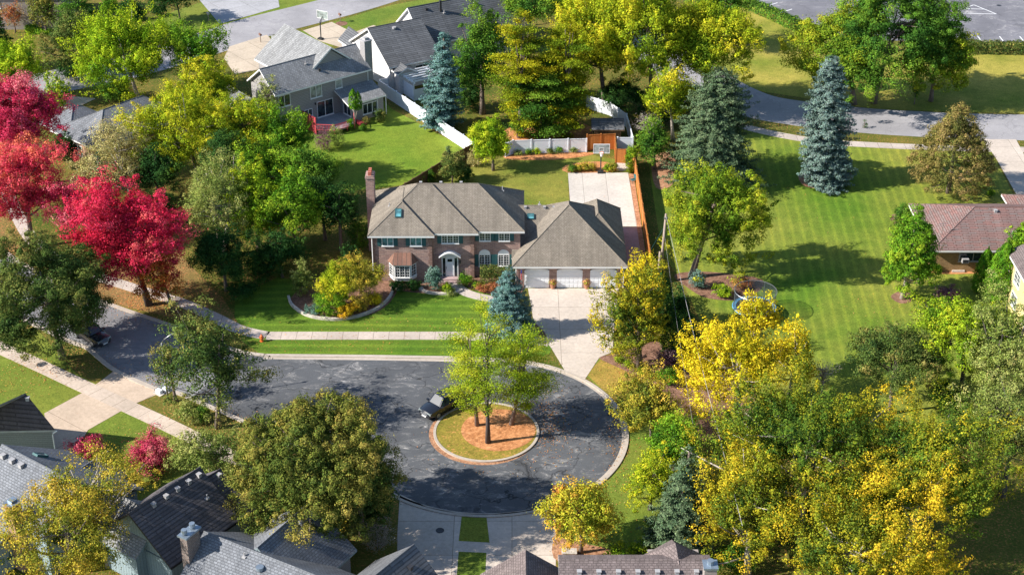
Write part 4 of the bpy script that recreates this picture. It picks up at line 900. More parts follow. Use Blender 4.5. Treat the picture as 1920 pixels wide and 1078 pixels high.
fence('cedar_fence', 'long orange cedar fence along the right side of the concrete court', [(14.45,175.5),(14.45,145.6)], 1.83, 'wood_orange', 2.4)
# ------------------------------------------------------------------ poles and cables
lp = thing('street_lamp', 'grey street lamp with a curved arm beside the forked street tree', 'street lamp', g(315.3,749.5))
mb = MB(); mb.tube([(0,0,0),(-.02,0,3),(0,0,6.0),(.25,.05,6.35)], [.09,.075,.06,.05], 8); mb.build('pole', M['metal'], lp, smooth=True)
mb = MB(); mb.tube([(.25,.05,6.35),(.9,.3,6.75),(1.75,.62,7.0)], [.045,.04,.035], 6); mb.build('arm', M['metal'], lp, smooth=True)
mb = MB(); mb.tube([(1.7,.6,7.0),(1.95,.68,7.03),(2.3,.82,6.98)], [.05,.13,.05], 8); mb.build('lamp_head', M['metal'], lp, smooth=True)
def zof(base, py): return (base[1]-py)/(scale_at(base[1])*math.cos(PITCH+math.atan((base[1]-539)/FPX)))
ub = (1237,528); up = thing('utility_pole', 'tall weathered utility pole behind the cedar fence', 'utility pole', g(*ub)); uz = zof(ub, 404)
mb = MB(); mb.tube([(0,0,-.2),(.15,0,uz*.5),(.3,0,uz)], [.17,.15,.12], 8); mb.build('pole', M['wood_pole'], up, smooth=True)
mb = MB(); mb.box(.1,.5,-.2,-.05,uz-.5,uz-.35); mb.tube([(.3,-.25,uz-.45),(.3,-.25,uz-.1)], .05, 6); mb.build('insulator', M['metal'], up)
s2 = thing('utility_pole', 'short cut off pole stub beside the tall utility pole', 'utility pole', g(1233,530)); mb = MB(); mb.tube([(0,0,-.2),(.1,0,3.6)], [.14,.12], 8); mb.build('pole', M['wood_pole'], s2, smooth=True)
sg = thing('sign_post', 'small bare sign post next to the street lamp', 'post', g(305,732)); mb = MB(); mb.box(-.04,.04,-.03,.03,0,2.0); mb.build('pole', M['metal'], sg)
def cable(label, a, b, sag, r=.022, mat='vent'):
    A, B_ = Vector(a), Vector(b); mb = MB(); mb.tube([(A.lerp(B_, i/14)-A)+Vector((0,0,-sag*math.sin(math.pi*i/14))) for i in range(15)], r, 5)
    o = mb.build('cable', M[mat], None, tuple(A)); tag(o, label, 'cable', None)
ut = Vector(g(*ub))+Vector((.3,-.25,uz-.2)); B1 = g(1392,985,8.2)
cable('pale overhead cable sagging from the utility pole towards the gold maple', ut, B1, .5, .017)
cable('thin green guy wire from the utility pole down to the cedar fence', Vector(g(*ub))+Vector((.3,0,uz-1.2)), (14.5,150.5,1.2), 0, .02, 'teal')
B2 = g(1300,800,6.6); cable('second thin overhead cable along the hedge to the bottom', ut+Vector((-.2,0,-1.4)), B2, .4, .008)
p2 = (1368,770); q2 = thing('utility_pole', 'pale forked pole standing inside the yellow ginkgo', 'utility pole', g(1378,800)); mb = MB(); mb.tube([(0,0,0),(0,0,4.6)], [.13,.1], 8); mb.tube([(0,0,1.2),(.6,.1,4.0)], [.09,.06], 6); mb.build('pole', M['wood_pole'], q2, smooth=True)
# ------------------------------------------------------------------ small street things
hy = thing('fire_hydrant', 'orange fire hydrant at the left end of the front sidewalk', 'fire hydrant', g(491,640))
mb = MB(); mb.tube([(0,0,0),(0,0,.06),(0,0,.061),(0,0,.55),(0,0,.62),(0,0,.72)], [.2,.2,.14,.14,.16,.05], 10); mb.tube([(-.25,0,.42),(.25,0,.42)], .07, 8); mb.tube([(0,-.22,.42),(0,0,.42)], .08, 8); mb.build('body', M['orange'], hy, smooth=False)
mb = MB(); mb.tube([(0,0,.72),(0,0,.82)], .04, 6); mb.build('bolt', M['orange'], hy)
def mailbox(label, b, box='vent'):
    o = thing('mailbox', label, 'mailbox', g(*b)); mb = MB(); mb.box(-.05,.05,-.05,.05,0,1.05); mb.build('post', M['wood_pole'], o)
    mb = MB(); n = 8; pts = [(-.14,1.05),(.14,1.05)]+[(.14*math.cos(math.pi*i/n), 1.22+.12*math.sin(math.pi*i/n)) for i in range(n+1)]
    k = len(pts); mb.add([(x,-.28,z) for x, z in pts]+[(x,.28,z) for x, z in pts], [tuple(range(k)), tuple(range(2*k-1,k-1,-1))]+[(i,(i+1)%k,k+(i+1)%k,k+i)[::-1] for i in range(k)]); mb.build('box', M[box], o, (0,0,0), R(30))
mailbox('brown mailbox on a post at the corner of the tan driveway', (489,80), 'copper'); mailbox('mailbox on a stout post in a round mulch patch by the grey road', (638,42), 'copper'); mailbox('pale mailbox post beside the blue shaded driveway', (391,40), 'vent')
for lab, c, r_0 in (('round mulch patch around the mailbox', (640,45), .9),): sheet('mulch_bed', [(g(*c)[0]+r_0*math.cos(i*.4), g(*c)[1]+r_0*1.1*math.sin(i*.4)) for i in range(16)], .02, 'mulch')
def hoop(label, b, ang, hz=3.05, tint='vinyl'):
    o = thing('basketball_hoop', label, 'basketball hoop', g(*b), R(ang))
    mb = MB(); mb.tube([(0,0,0),(0,0,2.6),(0,-.6,3.2)], [.08,.08,.06], 6); mb.tube([(0,0,2.1),(0,-.6,2.9)], .04, 5); mb.build('pole', M['dark_metal'], o)
    mb = MB(); mb.box(-.9,.9,-.66,-.62,2.9,3.95); bo = mb.build('backboard', M['glass_light'], o)
    mb = MB(); mb.box(-.95,.95,-.68,-.6,2.84,2.9); mb.box(-.95,.95,-.68,-.6,3.95,4.01); mb.box(-.95,-.9,-.68,-.6,2.9,3.95); mb.box(.9,.95,-.68,-.6,2.9,3.95); mb.box(-.3,.3,-.69,-.67,3.1,3.15); mb.box(-.3,.3,-.69,-.67,3.5,3.55); mb.box(-.3,-.25,-.69,-.67,3.15,3.5); mb.box(.25,.3,-.69,-.67,3.15,3.5); mb.build('backboard_frame', M['white'], bo)
    mb = MB(); n = 14; mb.tube([(.23*math.cos(6.2832*i/n), -.95+.23*math.sin(6.2832*i/n), 3.05) for i in range(n+1)], .025, 5); mb.box(-.1,.1,-.75,-.68,2.95,3.08); mb.build('rim', M['orange'], o)
    mb = MB(); mb.tube([(0,-.95,3.04),(0,-.95,2.6)], [.23,.13], 10); mb.build('net', M['white'], o)
    mb = MB(); mb.box(-.35,.35,-.2,.4,0,.22); mb.build('base', M['black'], o)
hoop('basketball hoop with a clear backboard at the back of the concrete court', (1126,325), 0); hoop('basketball hoop seen from behind on the tan driveway by the taupe house', (602,74), 150)
def pot(label, px, py):
    o = thing('flower_pot', label, 'flower pot', g(px, py)); mb = MB(); mb.tube([(0,0,0),(0,0,.04),(0,0,.5),(0,0,.52)], [.18,.2,.3,.31], 12); mb.build('pot', M['terracotta'], o)
    rg = np.random.default_rng(int(px)); n = 500; U = rg.normal(size=(n,3)); U /= np.linalg.norm(U, axis=1, keepdims=True); P = U*np.array([.45,.45,.33])*rg.uniform(.4,1,(n,1))+np.array([0,0,.75])
    quads('flowers', P, U+rg.normal(0,.3,(n,3)), .12, [(.1,.2,.02),(.4,.4,.03),(.6,.5,.1),(.5,.08,.08),(.6,.3,.3)], LEAF, rg, rg.uniform(0,1,n), o)
pot('flower pot between the left and middle garage doors', 1036.5, 541); pot('flower pot between the middle and right garage doors', 1100, 541)
# flag on an angled staff at the left of the garage
fl = thing('flag', 'striped red and white flag with a blue corner hanging by the left garage door', 'flag', (.95, 144.78, 0)); mb = MB(); mb.tube([(0,0,1.9),(0,-.75,2.55)], .02, 5); mb.build('staff', M['metal'], fl)
mb = MB(); ns = 13
red = plain('flag_red', (.5,.03,.05)); blu = plain('flag_blue', (.03,.05,.25))
for i in range(ns):      # stripes run along the drop of the hanging cloth
    a = -.75+.62*i/ns; b = -.75+.62*(i+1)/ns; ya = .06*math.sin(i*1.3); yb = .06*math.sin((i+1)*1.3)
    for k in range(6):
        z1 = 2.55-.85*(i/ns)*.75-k*.22; z0_ = z1-.22; w_ = 1-.06*k; mt = 2 if (i < 7 and k < 2) else (0 if i % 2 == 0 else 1)
        mb.add([(ya,a*w_,z1),(yb,b*w_,z1),(yb,b*w_,z0_),(ya,a*w_,z0_)], [(0,1,2,3)], mt)
mb.build('cloth', [red, M['white'], blu], fl)
# trampoline with net
tr = thing('trampoline', 'round blue trampoline with a safety net behind the yellow tree', 'trampoline', g(1413,590)); RR = 2.15
netm = bpy.data.materials.new('safety_net'); netm.use_nodes = True; t_ = netm.node_tree; t_.nodes.clear(); o_ = t_.nodes.new('ShaderNodeOutputMaterial'); m_ = t_.nodes.new('ShaderNodeMixShader'); a1 = t_.nodes.new('ShaderNodeBsdfTransparent'); a2 = t_.nodes.new('ShaderNodeBsdfDiffuse'); a2.inputs[0].default_value = (.05,.06,.07,1); m_.inputs[0].default_value = .38
t_.links.new(a1.outputs[0], m_.inputs[1]); t_.links.new(a2.outputs[0], m_.inputs[2]); t_.links.new(m_.outputs[0], o_.inputs[0])
ring = lambda r, z, n=36: [(r*math.cos(6.28319*i/n), r*math.sin(6.28319*i/n), z) for i in range(n+1)]
mb = MB(); n = 36; A = ring(RR, .92); B_ = ring(RR-.32, .93); mb.add(A[:-1]+B_[:-1], [(i,(i+1)%n,n+(i+1)%n,n+i) for i in range(n)]); mb.tube(A, .05, 6); mb.build('pad', M['blue_pad'], tr)
mb = MB(); mb.add(ring(RR-.3, .9)[:-1], [tuple(range(n))]); mb.build('mat', M['black'], tr)
mb = MB(); mb.tube(ring(RR-.05, 2.75), .03, 5)
for i in range(8): a = i*math.pi/4+.2; mb.tube([((RR)*math.cos(a),(RR)*math.sin(a),0),((RR)*math.cos(a),(RR)*math.sin(a),1.0),((RR-.05)*math.cos(a),(RR-.05)*math.sin(a),2.8)], .03, 5)
mb.build('frame', M['metal'], tr)
mb = MB(); A = ring(RR-.08, .95)[:-1]; B_ = ring(RR-.08, 2.72)[:-1]; mb.add(A+B_, [(i,(i+1)%n,n+(i+1)%n,n+i) for i in range(n)]); mb.build('net', netm, tr)
# utility boxes, manhole, chair, boulders
for lab, c, sx in (('pale green utility cabinet on its slab by the street lamp', (299,737), .28),('small low utility box nearer the sign post', (311,733), .25)):
    o = thing('utility_box', lab, 'utility box', g(*c), R(-38)); mb = MB(); mb.box(-sx,sx,-sx*.6,sx*.6,.06,.06+sx*1.1); mb.box(-sx-.02,sx+.02,-sx*.62,sx*.62,.06+sx*1.1,.1+sx*1.1); mb.build('cabinet', M['vinyl'], o); mb = MB(); mb.box(-sx-.25,sx+.25,-sx*.6-.2,sx*.6+.2,0,.06); mb.build('slab', M['stone'], o)
o = thing('utility_box', 'low stone box beside the bottom driveway near the orange tree', 'utility box', g(1067,1040)); mb = MB(); mb.box(-.55,.55,-.3,.3,0,.35); mb.box(-.6,.6,-.34,.34,.35,.42); mb.build('box', M['stone'], o)
mn = MB(); mn.tube([(0,0,0),(0,0,.03)], .34, 20); tag(mn.build('manhole_cover', M['dark_metal'], None, g(825,994,.02)), 'round dark manhole cover in the shaded bottom driveway', 'manhole cover')
mn = MB(); mn.tube([(0,0,0),(0,0,.03)], .34, 20); tag(mn.build('manhole_cover', M['dark_metal'], None, g(1873,11,.012)), 'round manhole cover in the parking lot', 'manhole cover')
cr_ = thing('patio_chair', 'teal metal armchair at the corner of the concrete court', 'chair', g(1187,343), R(-60))
mb = MB(); mb.box(-.3,.3,-.28,.28,.38,.44); mb.build('seat', M['teal'], cr_); mb = MB(); mb.box(-.3,.3,.26,.31,.5,1.0); mb.build('backrest', M['teal'], cr_)
for x in (-.28,.28):
    for y in (-.25,.27): mb = MB(); mb.tube([(x,y,0),(x,y,.42)], .02, 5); mb.build('leg', M['dark_metal'], cr_)
    mb = MB(); mb.tube([(x,-.26,.42),(x,-.26,.65),(x,.28,.65)], .02, 5); mb.build('armrest', M['dark_metal'], cr_)
# low stone walls that hold the flower beds
def lowwall(label, pts, w_, h):
    o = ribbon('retaining_wall', smooth(G(pts), 8), w_, 0, h, 'conc', 0); del o['kind']; o.data.materials[0] = M['stone']; tag(o, label, 'retaining wall')
lowwall('curved low stone wall around the large front flower bed', [(541,558),(548,574),(572,591),(604,599),(640,600),(680,592),(712,577),(730,560),(737,545)], .24, .28)
lowwall('short curved stone edging at the bed by the front steps', [(786,542),(800,549),(825,552),(850,551),(866,545)], .3, .22)
for i, (x, y, s) in enumerate([(738,541,.3),(746,543,.22),(790,541,.25),(553,578,.2),(607,594,.2),(612,596,.17)]):
    rg = random.Random(i); mb = MB(); mb.tube([(0,0,-.05),(0,0,s*.4),(.02,.02,s*.8),(.02,0,s)], [s*.9,s*1.05,s*.75,s*.2], 7); tag(mb.build('boulder', M['stone'], None, g(x, y), rg.uniform(0,3)), 'small pale boulder at the rim of the front flower beds', 'boulder', 'pale boulders in the front beds')
# playground style sign and bench near the mailbox
o = thing('garden_sign', 'small white sign hanging from a dark frame beside the tan driveway', 'sign', g(513,84)); mb = MB(); mb.tube([(-.45,0,0),(-.45,0,1.5),(.45,0,1.5),(.45,0,.9)], .03, 5); mb.build('frame', M['dark_metal'], o); mb = MB(); mb.box(-.25,.35,-.02,.02,.6,1.3); mb.build('panel', M['white'], o)
# ------------------------------------------------------------------ cars
def car(label, pos, ang, paint, L=4.45, W=1.8, Hh=1.66, kind='suv'):
    root = thing('parked_car', label, 'car', pos, R(ang)); hw = W/2
    # stations along x: (x, z bottom, z belt, half width)
    S = [(-L/2,.48,.92,.80),(-L/2+.08,.36,1.02,.90),(-L/2+.5,.28,1.06,.97),(-.3,.26,1.04,1.0),(L/2-1.45,.26,1.02,1.0),(L/2-1.25,.27,1.0,.99),(L/2-.6,.28,.93,.96),(L/2-.12,.34,.82,.86),(L/2,.45,.66,.76)]
    mb = MB(); vs = []; k = 9
    for x, zb, zt, wf in S:
        h = hw*wf; zm = zb+(zt-zb)*.55
        for y, z in ((-h*.86,zb),(-h,zb+.12),(-h*1.01,zm),(-h*.97,zt-.06),(-h*.86,zt),(0,zt+.045),(h*.86,zt),(h*.97,zt-.06),(h*1.01,zm),(h,zb+.12),(h*.86,zb)): vs.append((x,y,z))
    q = 11; fs = []
    for i in range(len(S)-1):
        for j in range(q): fs.append((i*q+j, i*q+(j+1)%q, (i+1)*q+(j+1)%q, (i+1)*q+j)[::-1])
    n = len(S); fs += [tuple(range(q)), tuple(range(n*q-1, (n-1)*q-1, -1))]
    mb.add(vs, fs); body = mb.build('body', paint, root, smooth=True)
    bv = body.modifiers.new('edge', 'EDGE_SPLIT'); bv.split_angle = R(35)
    # greenhouse
    G_ = [(-L/2+.12,1.0,1.0,.86,.86),(-L/2+.42,1.04,Hh-.1,.88,.66),(-.2,1.04,Hh,.88,.68),(.35,1.03,Hh-.04,.88,.67),(L/2-1.28,1.0,1.02,.86,.84)]
    cb = MB(); vs = []
    for x, zb, zt, wb, wt in G_:
        for y, z in ((-hw*wb,zb),(-hw*wt,zt),(-hw*wt*.8,zt+.04),(hw*wt*.8,zt+.04),(hw*wt,zt),(hw*wb,zb)): vs.append((x,y,z))
    fs = []
    for i in range(4):
        for j in range(5): fs.append((i*6+j, i*6+j+1, (i+1)*6+j+1, (i+1)*6+j)[::-1])
    cb.add(vs, fs); cb.build('cabin', paint, root)
    def pane(nm, quad, out):
        c = sum((Vector(p) for p in quad), Vector())/4; mb = MB(); mb.add([tuple(c+(Vector(p)-c)*.86+Vector(out)*.02) for p in quad], [(0,1,2,3)]); mb.build(nm, M['car_glass'], root)
    V = [Vector(v) for v in vs]
    pane('windscreen', [V[24],V[19],V[22],V[29]], (.7,0,.7)); pane('rear_window', [V[0],V[5],V[10],V[7]], (-.9,0,.4))
    for s in (0, 1):
        o_ = 0 if s == 0 else 5; t__ = 1 if s == 0 else 4; out = (0,-1 if s == 0 else 1,.25)
        for a, b in ((1,2),(2,3)): pane('side_window', [V[a*6+o_],V[b*6+o_],V[b*6+t__],V[a*6+t__]], out)
        a = V[3*6+o_]; b = V[4*6+o_]; c = V[3*6+t__]; pane('side_window', [a, a.lerp(b,.75), c.lerp(b,.45), c], out)
    for x in (-L/2+.9, L/2-.95):
        for s in (-1, 1):
            wh = link('wheel', None, root, (x, s*(hw-.12), .36)); ty = MB(); ty.tube([(0,-.12,0),(0,-.1,0),(0,.1,0),(0,.12,0)], [.32,.36,.36,.32], 20); ty.build('tyre', M['black'], wh); rm = MB(); rm.tube([(0,-.125,0),(0,.125,0)], .22, 12)
            for j in range(5): a = j*1.2566; rm.box(-.03,.03,s*.125,s*.135,0,.2, M=Matrix.Rotation(a, 4, 'Y'))
            rm.build('rim', M['metal'], wh)
            ar = MB(); 
    for s in (-1, 1):
        mb = MB(); mb.box(L/2-.3,L/2-.05,s*hw*.62-.2,s*hw*.62+.2,.62,.80); mb.build('headlight', M['glass_light'], root)
        mb = MB(); mb.box(-L/2-.015,-L/2+.12,s*hw*.68-.13,s*hw*.68+.13,.75,1.02); mb.build('tail_light', M['tail'], root)
        mb = MB(); mb.box(L/2-1.5,L/2-1.33,s*hw*.98-.02 if s > 0 else s*hw*.98-.2,s*hw*.98+.2 if s > 0 else s*hw*.98+.02,1.0,1.14); mb.build('wing_mirror', paint, root)
    mb = MB(); mb.box(L/2-.08,L/2+.03,-.42,.42,.5,.68); mb.build('grille', M['metal'], root); mb = MB(); mb.box(L/2-.02,L/2+.045,-.26,.26,.34,.45); mb.build('number_plate', M['white'], root)
    mb = MB(); mb.box(L/2-.15,L/2+.02,-hw*.7,hw*.7,.28,.36); mb.build('bumper', M['dark_metal'], root)
    for s in (-1, 1): mb = MB(); mb.tube([(-1.5,s*.52,Hh+.04),(-1.4,s*.52,Hh+.09),(.2,s*.52,Hh+.07)], .02, 5); mb.build('roof_rail', M['metal'], root)
    return root
M['car_glass'] = glass('car_glass', (.01,.045,.05), .3); M['car_glass'].node_tree.nodes['Principled BSDF'].inputs['Specular IOR Level'].default_value = .2
M['tail'] = plain('tail_light_red', (.35,.01,.01), .3)
def carpaint(name, c):
    m, t, b = newmat(name); b.inputs['Base Color'].default_value = C4(c); b.inputs['Roughness'].default_value = .25; b.inputs['Coat Weight'].default_value = 1; b.inputs['Coat Roughness'].default_value = .05; b.inputs['Coat Weight'].default_value = .6; return m
cp = g(829,768); car('black car parked against the turning circle island', (cp[0],cp[1],.012), 226, carpaint('black_car_paint', (.012,.014,.02)))
cp = g(172,636); car('dark car parked under the big tree on the left verge', (cp[0],cp[1],.010), -40, carpaint('dark_blue_car_paint', (.02,.025,.035)))
# ------------------------------------------------------------------ trees
T = tree
# far left and top left
T('conifer', 'dark conifer cut by the top left corner of the view', 'tree', (4,130), (4,-20), 34, 0, 'cone', 'dgreen', .3, 2.4)
T('ornamental_tree', 'small reddish tree against the wall of the tan house in the top left corner', 'tree', (30,62), (27,28), 22, 24, 'round', 'rust', .24, 1.0)
T('olive_tree', 'olive tree in front of the tan house window at the top left', 'tree', (88,66), (86,22), 34, 36, 'round', 'olive', .26, 1.6)
T('pine_tree', 'green pine with layered branches left of the top driveway', 'tree', (160,80), (152,18), 42, 44, 'pine', 'green', .3, 2.2)
T('green_tree', 'bright green round tree between two pines at the top edge', 'tree', (212,60), (211,12), 20, 22, 'round', 'limegreen', .26, 2.2)
T('dark_tree', 'dark green tree right of the bright round one at the top edge', 'tree', (255,80), (250,28), 30, 34, 'round', 'dgreen', .28, 2.2)
T('dark_tree', 'dark evergreen by the grey driveway at the top edge', 'tree', (338,40), (335,-2), 44, 26, 'round', 'dgreen', .28, 2.4)
T('brown_tree', 'brownish olive tree left of the largest lime tree', 'tree', (146,142), (142,76), 52, 56, 'round', 'olivedark', .26, 1.9)
T('lime_tree', 'lime yellow tree at the left edge above the magenta maple', 'tree', (38,190), (36,124), 62, 48, 'round', 'limebright', .28, 2.2, feather=.6)
T('lime_tree', 'small lime tree between the magenta maple and the street', 'tree', (118,232), (116,178), 26, 38, 'round', 'lime', .28, 1.8, feather=.5)
T('lime_tree', 'largest lime green tree over the street at the top left', 'tree', (263,196), (238,108), 96, 76, 'round', 'limebright', .27, 2.3, cr=1.0, feather=.7, bark='bark_pale')
T('green_tree', 'green right half of the tree group beside the tan driveway', 'tree', (345,175), (372,100), 62, 50, 'round', 'limegreen', .27, 2.0, cr=.9, feather=.7)
T('yellow_green_tree', 'rounded yellow green tree left of the grey house lean-to', 'tree', (395,255), (390,172), 62, 52, 'round', 'yelgreen', .22, 2.6, cr=.75)
T('yellow_green_tree', 'broad yellow olive tree below the rounded one', 'tree', (378,350), (352,245), 92, 78, 'round', 'yelgreen', .21, 2.3, cr=.8, bark='bark_pale', limbs=26)
T('pale_tree', 'thin straw coloured tree in front of the blue grey roof', 'tree', (250,380), (228,300), 66, 68, 'round', 'pale', .20, 1.1, cr=.8, bark='bark_pale', limbs=26)
T('yellow_green_tree', 'yellow green tree in front of the left corner of the grey house', 'tree', (470,340), (462,236), 62, 62, 'round', 'yelgreen', .22, 2.2, cr=.8)
T('green_tree', 'bright green tree left of the red deck', 'tree', (540,345), (528,262), 62, 58, 'round', 'limegreen', .24, 2.3, cr=.8, feather=.4)
T('sparse_tree', 'thin grey green tree against the taupe wall below the eave', 'tree', (512,250), (508,190), 24, 44, 'round', 'palegreen', .2, 1.1)
T('green_tree', 'dark green tree between the bright green tree and the curved lawn', 'tree', (598,395), (580,325), 62, 52, 'round', 'green', .24, 2.4)
T('sparse_tree', 'straw and green half bare tree above the dark holly', 'tree', (420,480), (420,370), 72, 78, 'round', 'palegreen', .19, 1.4, cr=.7, bark='bark_pale', limbs=34, multi=3)
T('green_tree', 'drooping light green tree in the middle of the side garden', 'tree', (485,475), (490,395), 52, 70, 'round', 'lime', .2, 2.3, cr=.6)
T('green_tree', 'leafy mid green tree nearest the main house in the side garden', 'tree', (556,480), (552,385), 54, 68, 'round', 'limegreen', .24, 2.0, cr=.7)
T('holly_tree', 'dark holly clump right of the crimson maple', 'tree', (425,545), (420,480), 62, 56, 'round', 'dgreen', .2, 2.6)
T('green_tree', 'shaded dark green tree beside the brick chimney', 'tree', (640,470), (640,390), 42, 56, 'round', 'dgreen', .24, 1.6)
T('conifer', 'slim dark conifer above the crimson maple', 'tree', (200,400), (196,285), 28, 0, 'cone', 'conifer', .26, 1.8)
# maples
T('red_maple', 'magenta pink maple at the left edge beside the terracotta gable', 'tree', (75,345), (58,222), 92, 78, 'round', 'redpink', .23, 2.6, cr=.95)
T('red_maple', 'coral red maple with some orange leaves on the left edge', 'tree', (62,462), (62,345), 92, 82, 'round', 'redorange', .22, 2.2, cr=.85, limbs=26)
T('red_maple', 'thin rose coloured maple between the coral and crimson ones', 'tree', (150,480), (142,390), 52, 56, 'round', 'redpink', .2, 1.1, cr=.8, limbs=24)
T('red_maple', 'crimson maple overhanging the street, orange underneath', 'tree', (280,572), (246,428), 94, 98, 'round', 'red', .22, 2.7, cr=.9, bark='bark_dark')
T('red_maple', 'small dark red and orange maple to the lower right of the crimson one', 'tree', (326,585), (304,512), 44, 56, 'round', 'redlow', .21, 2.6, cr=.7)
# left
T('oak_tree', 'big dark green tree on the verge below the maples', 'tree', (118,672), (100,560), 112, 106, 'round', 'olivedark', .22, 3.2, cr=.95, spread=.4, lob=.2)
T('oak_tree', 'dark green tree behind the big one on the left verge', 'tree', (175,620), (150,525), 60, 60, 'round', 'dgreen', .22, 2.6, cr=.9)
T('linden_tree', 'open street tree with a forked trunk beside the lamp post', 'tree', (407,802), (402,668), 84, 84, 'round', 'olivedark', .25, 1.75, cr=.85, bark='bark', limbs=26, multi=2, trunkr=.2, lob=.35)
T('linden_tree', 'small left bough tree around the lamp post', 'tree', (330,752), (322,685), 32, 44, 'round', 'olivedark', .25, 1.1, cr=.6)
T('crab_apple_tree', 'large olive and rust tree covering the lower left of the turning circle', 'tree', (592,1010), (590,868), 152, 124, 'round', 'olive', .185, 4.0, cr=.62, spread=.42, lob=.14, taper=.22, limbs=30)
T('crab_apple_tree', 'darker right side tree joined to the large olive one', 'tree', (680,1005), (672,900), 76, 86, 'round', 'olivedark', .20, 3.4, cr=.65, spread=.4, taper=.2, lob=.12)
T('sparse_tree', 'pale green scrubby tree left of the large olive tree', 'tree', (395,895), (392,842), 66, 44, 'round', 'palegreen', .18, 1.7, cr=.6, limbs=24)
T('honey_locust', 'golden open tree over the slate roof in the lower left corner', 'tree', (205,1060), (190,905), 92, 60, 'round', 'goldtree', .19, 1.0, cr=.7, limbs=30, bark='bark_pale', spread=.3)
T('honey_locust', 'olive gold tree at the bottom left beside the brick chimney', 'tree', (150,1140), (145,1010), 112, 92, 'round', 'goldtree', .20, 1.5, cr=.8, limbs=26)
# circle
isl = 'pines on the turning circle island'
T('pine', 'left rear pine on the island with the lightest needles', 'tree', (895,799), (884,688), 66, 84, 'pine', 'pine', .17, 1.35, K=40, limbs=26, group=isl, trunkr=.17)
T('pine', 'tallest pine on the island, its trunk nearest the kerb', 'tree', (915,831), (914,672), 56, 96, 'pine', 'pine', .17, 1.15, K=40, limbs=26, group=isl, trunkr=.2, bark='bark_dark')
T('pine', 'right pine on the island with darker green sprays', 'tree', (958,797), (988,692), 76, 74, 'pine', 'pine', .17, 1.35, K=40, limbs=26, group=isl, trunkr=.19)
T('blue_spruce', 'perfect cone blue spruce on the front lawn by the driveway', 'tree', (957,628), (955,500), 54, 0, 'cone', 'spruce', .15, 3.2, power=.62, irregular=.05)
T('yellow_maple', 'gold and green tree beside the garage doors', 'tree', (1199,690), (1190,590), 60, 94, 'round', 'maplegold', .22, 2.3, cr=.7, feather=.3)
T('yellow_maple', 'gold top of the tree at the corner of the garage roof', 'tree', (1212,640), (1200,535), 36, 52, 'round', 'gold', .22, 1.6, cr=.6, feather=.3)
T('arborvitae', 'dark arborvitae behind the gold tree at the garage', 'tree', (1243,612), (1236,505), 24, 0, 'column', 'dgreen', .2, 2.4)
T('arborvitae', 'second dark arborvitae lower along the hedge line by the garage', 'tree', (1262,668), (1252,570), 22, 0, 'column', 'dgreen', .2, 2.4)
T('ginkgo_tree', 'bright yellow open tree above the small trampoline', 'tree', (1412,720), (1412,598), 42, 46, 'round', 'gold', .23, 1.7, cr=.6, feather=.4, bark='bark_pale', limbs=26)
T('ginkgo_tree', 'broad bright yellow tree below the one at the trampoline', 'tree', (1385,800), (1372,690), 102, 82, 'round', 'gold', .23, 1.9, cr=.8, feather=.4, bark='bark_pale', limbs=26)
T('ginkgo_tree', 'right yellow bough tree over the side lawn', 'tree', (1480,745), (1482,665), 44, 56, 'round', 'gold', .23, 1.3, cr=.6, feather=.4, bark='bark_pale')
T('ash_tree', 'rounded yellow green tree behind the utility pole', 'tree', (1296,520), (1336,406), 88, 98, 'round', 'ashgreen', .22, 3.2, cr=.8, spread=.4, feather=.3)
T('norway_spruce', 'wide dark grey green conifer above the rounded yellow green tree', 'tree', (1330,338), (1342,128), 84, 0, 'cone', 'conifer', .24, 2.6, irregular=.22, power=.5)
T('green_tree', 'small blue green tree by the end of the cedar fence', 'tree', (1228,318), (1222,268), 34, 46, 'round', 'green', .24, 2.2)
T('bare_tree', 'small tree with bare grey twigs above the cedar gate', 'tree', (1222,268), (1213,232), 28, 26, 'round', 'limb', .13, .25, bark='bark_pale', limbs=60)
# top centre
T('maple_tree', 'left part of the big yellow green tree row over the white fence', 'tree', (1135,205), (1112,85), 78, 86, 'round', 'yelgreen', .28, 3.0, spread=.42, cr=1.0, feather=.6)
T('maple_tree', 'middle and highest crown of the yellow green tree row', 'tree', (1225,215), (1205,72), 98, 92, 'round', 'yelgreen', .28, 3.0, spread=.42, cr=1.0, feather=.6)
T('maple_tree', 'right crown of the yellow green tree row beside the road', 'tree', (1320,210), (1318,95), 92, 88, 'round', 'yelgreen', .28, 3.0, spread=.42, cr=1.0, feather=.6)
T('maple_tree', 'low yellow green crown leaning over the dark gap by the white fence', 'tree', (1262,262), (1250,185), 48, 46, 'round', 'yelgreen', .27, 2.2, cr=.9, feather=.6, bark='bark_pale')
T('maple_tree', 'yellow green crown at the top edge left of the dark tree', 'tree', (1100,80), (1085,12), 62, 44, 'round', 'yelgreen', .29, 2.2, feather=.5)
T('dark_tree', 'dark green tree at the top edge right of the yellow row', 'tree', (1352,90), (1345,18), 54, 46, 'round', 'green', .29, 2.4)
T('dark_tree', 'dark green tree behind the houses at the top edge', 'tree', (985,100), (1000,10), 56, 38, 'round', 'green', .29, 2.2)
T('pine_tree', 'tall pine with gold and green layers above the white fence panels', 'tree', (975,258), (978,142), 58, 104, 'pine', 'pinegold', .26, 3.0, K=70)
T('pine_tree', 'green layered pine in the middle of the three behind the white fence', 'tree', (1012,257), (1014,190), 70, 70, 'pine', 'green', .26, 3.0, K=54)
T('pine_tree', 'amber needled pine right of the green one behind the white fence', 'tree', (1062,256), (1060,150), 60, 100, 'pine', 'pinegold', .26, 3.0, K=66)
T('green_tree', 'dark green tree right of the tall blue spruce', 'tree', (905,214), (902,115), 56, 84, 'round', 'green', .27, 2.6)
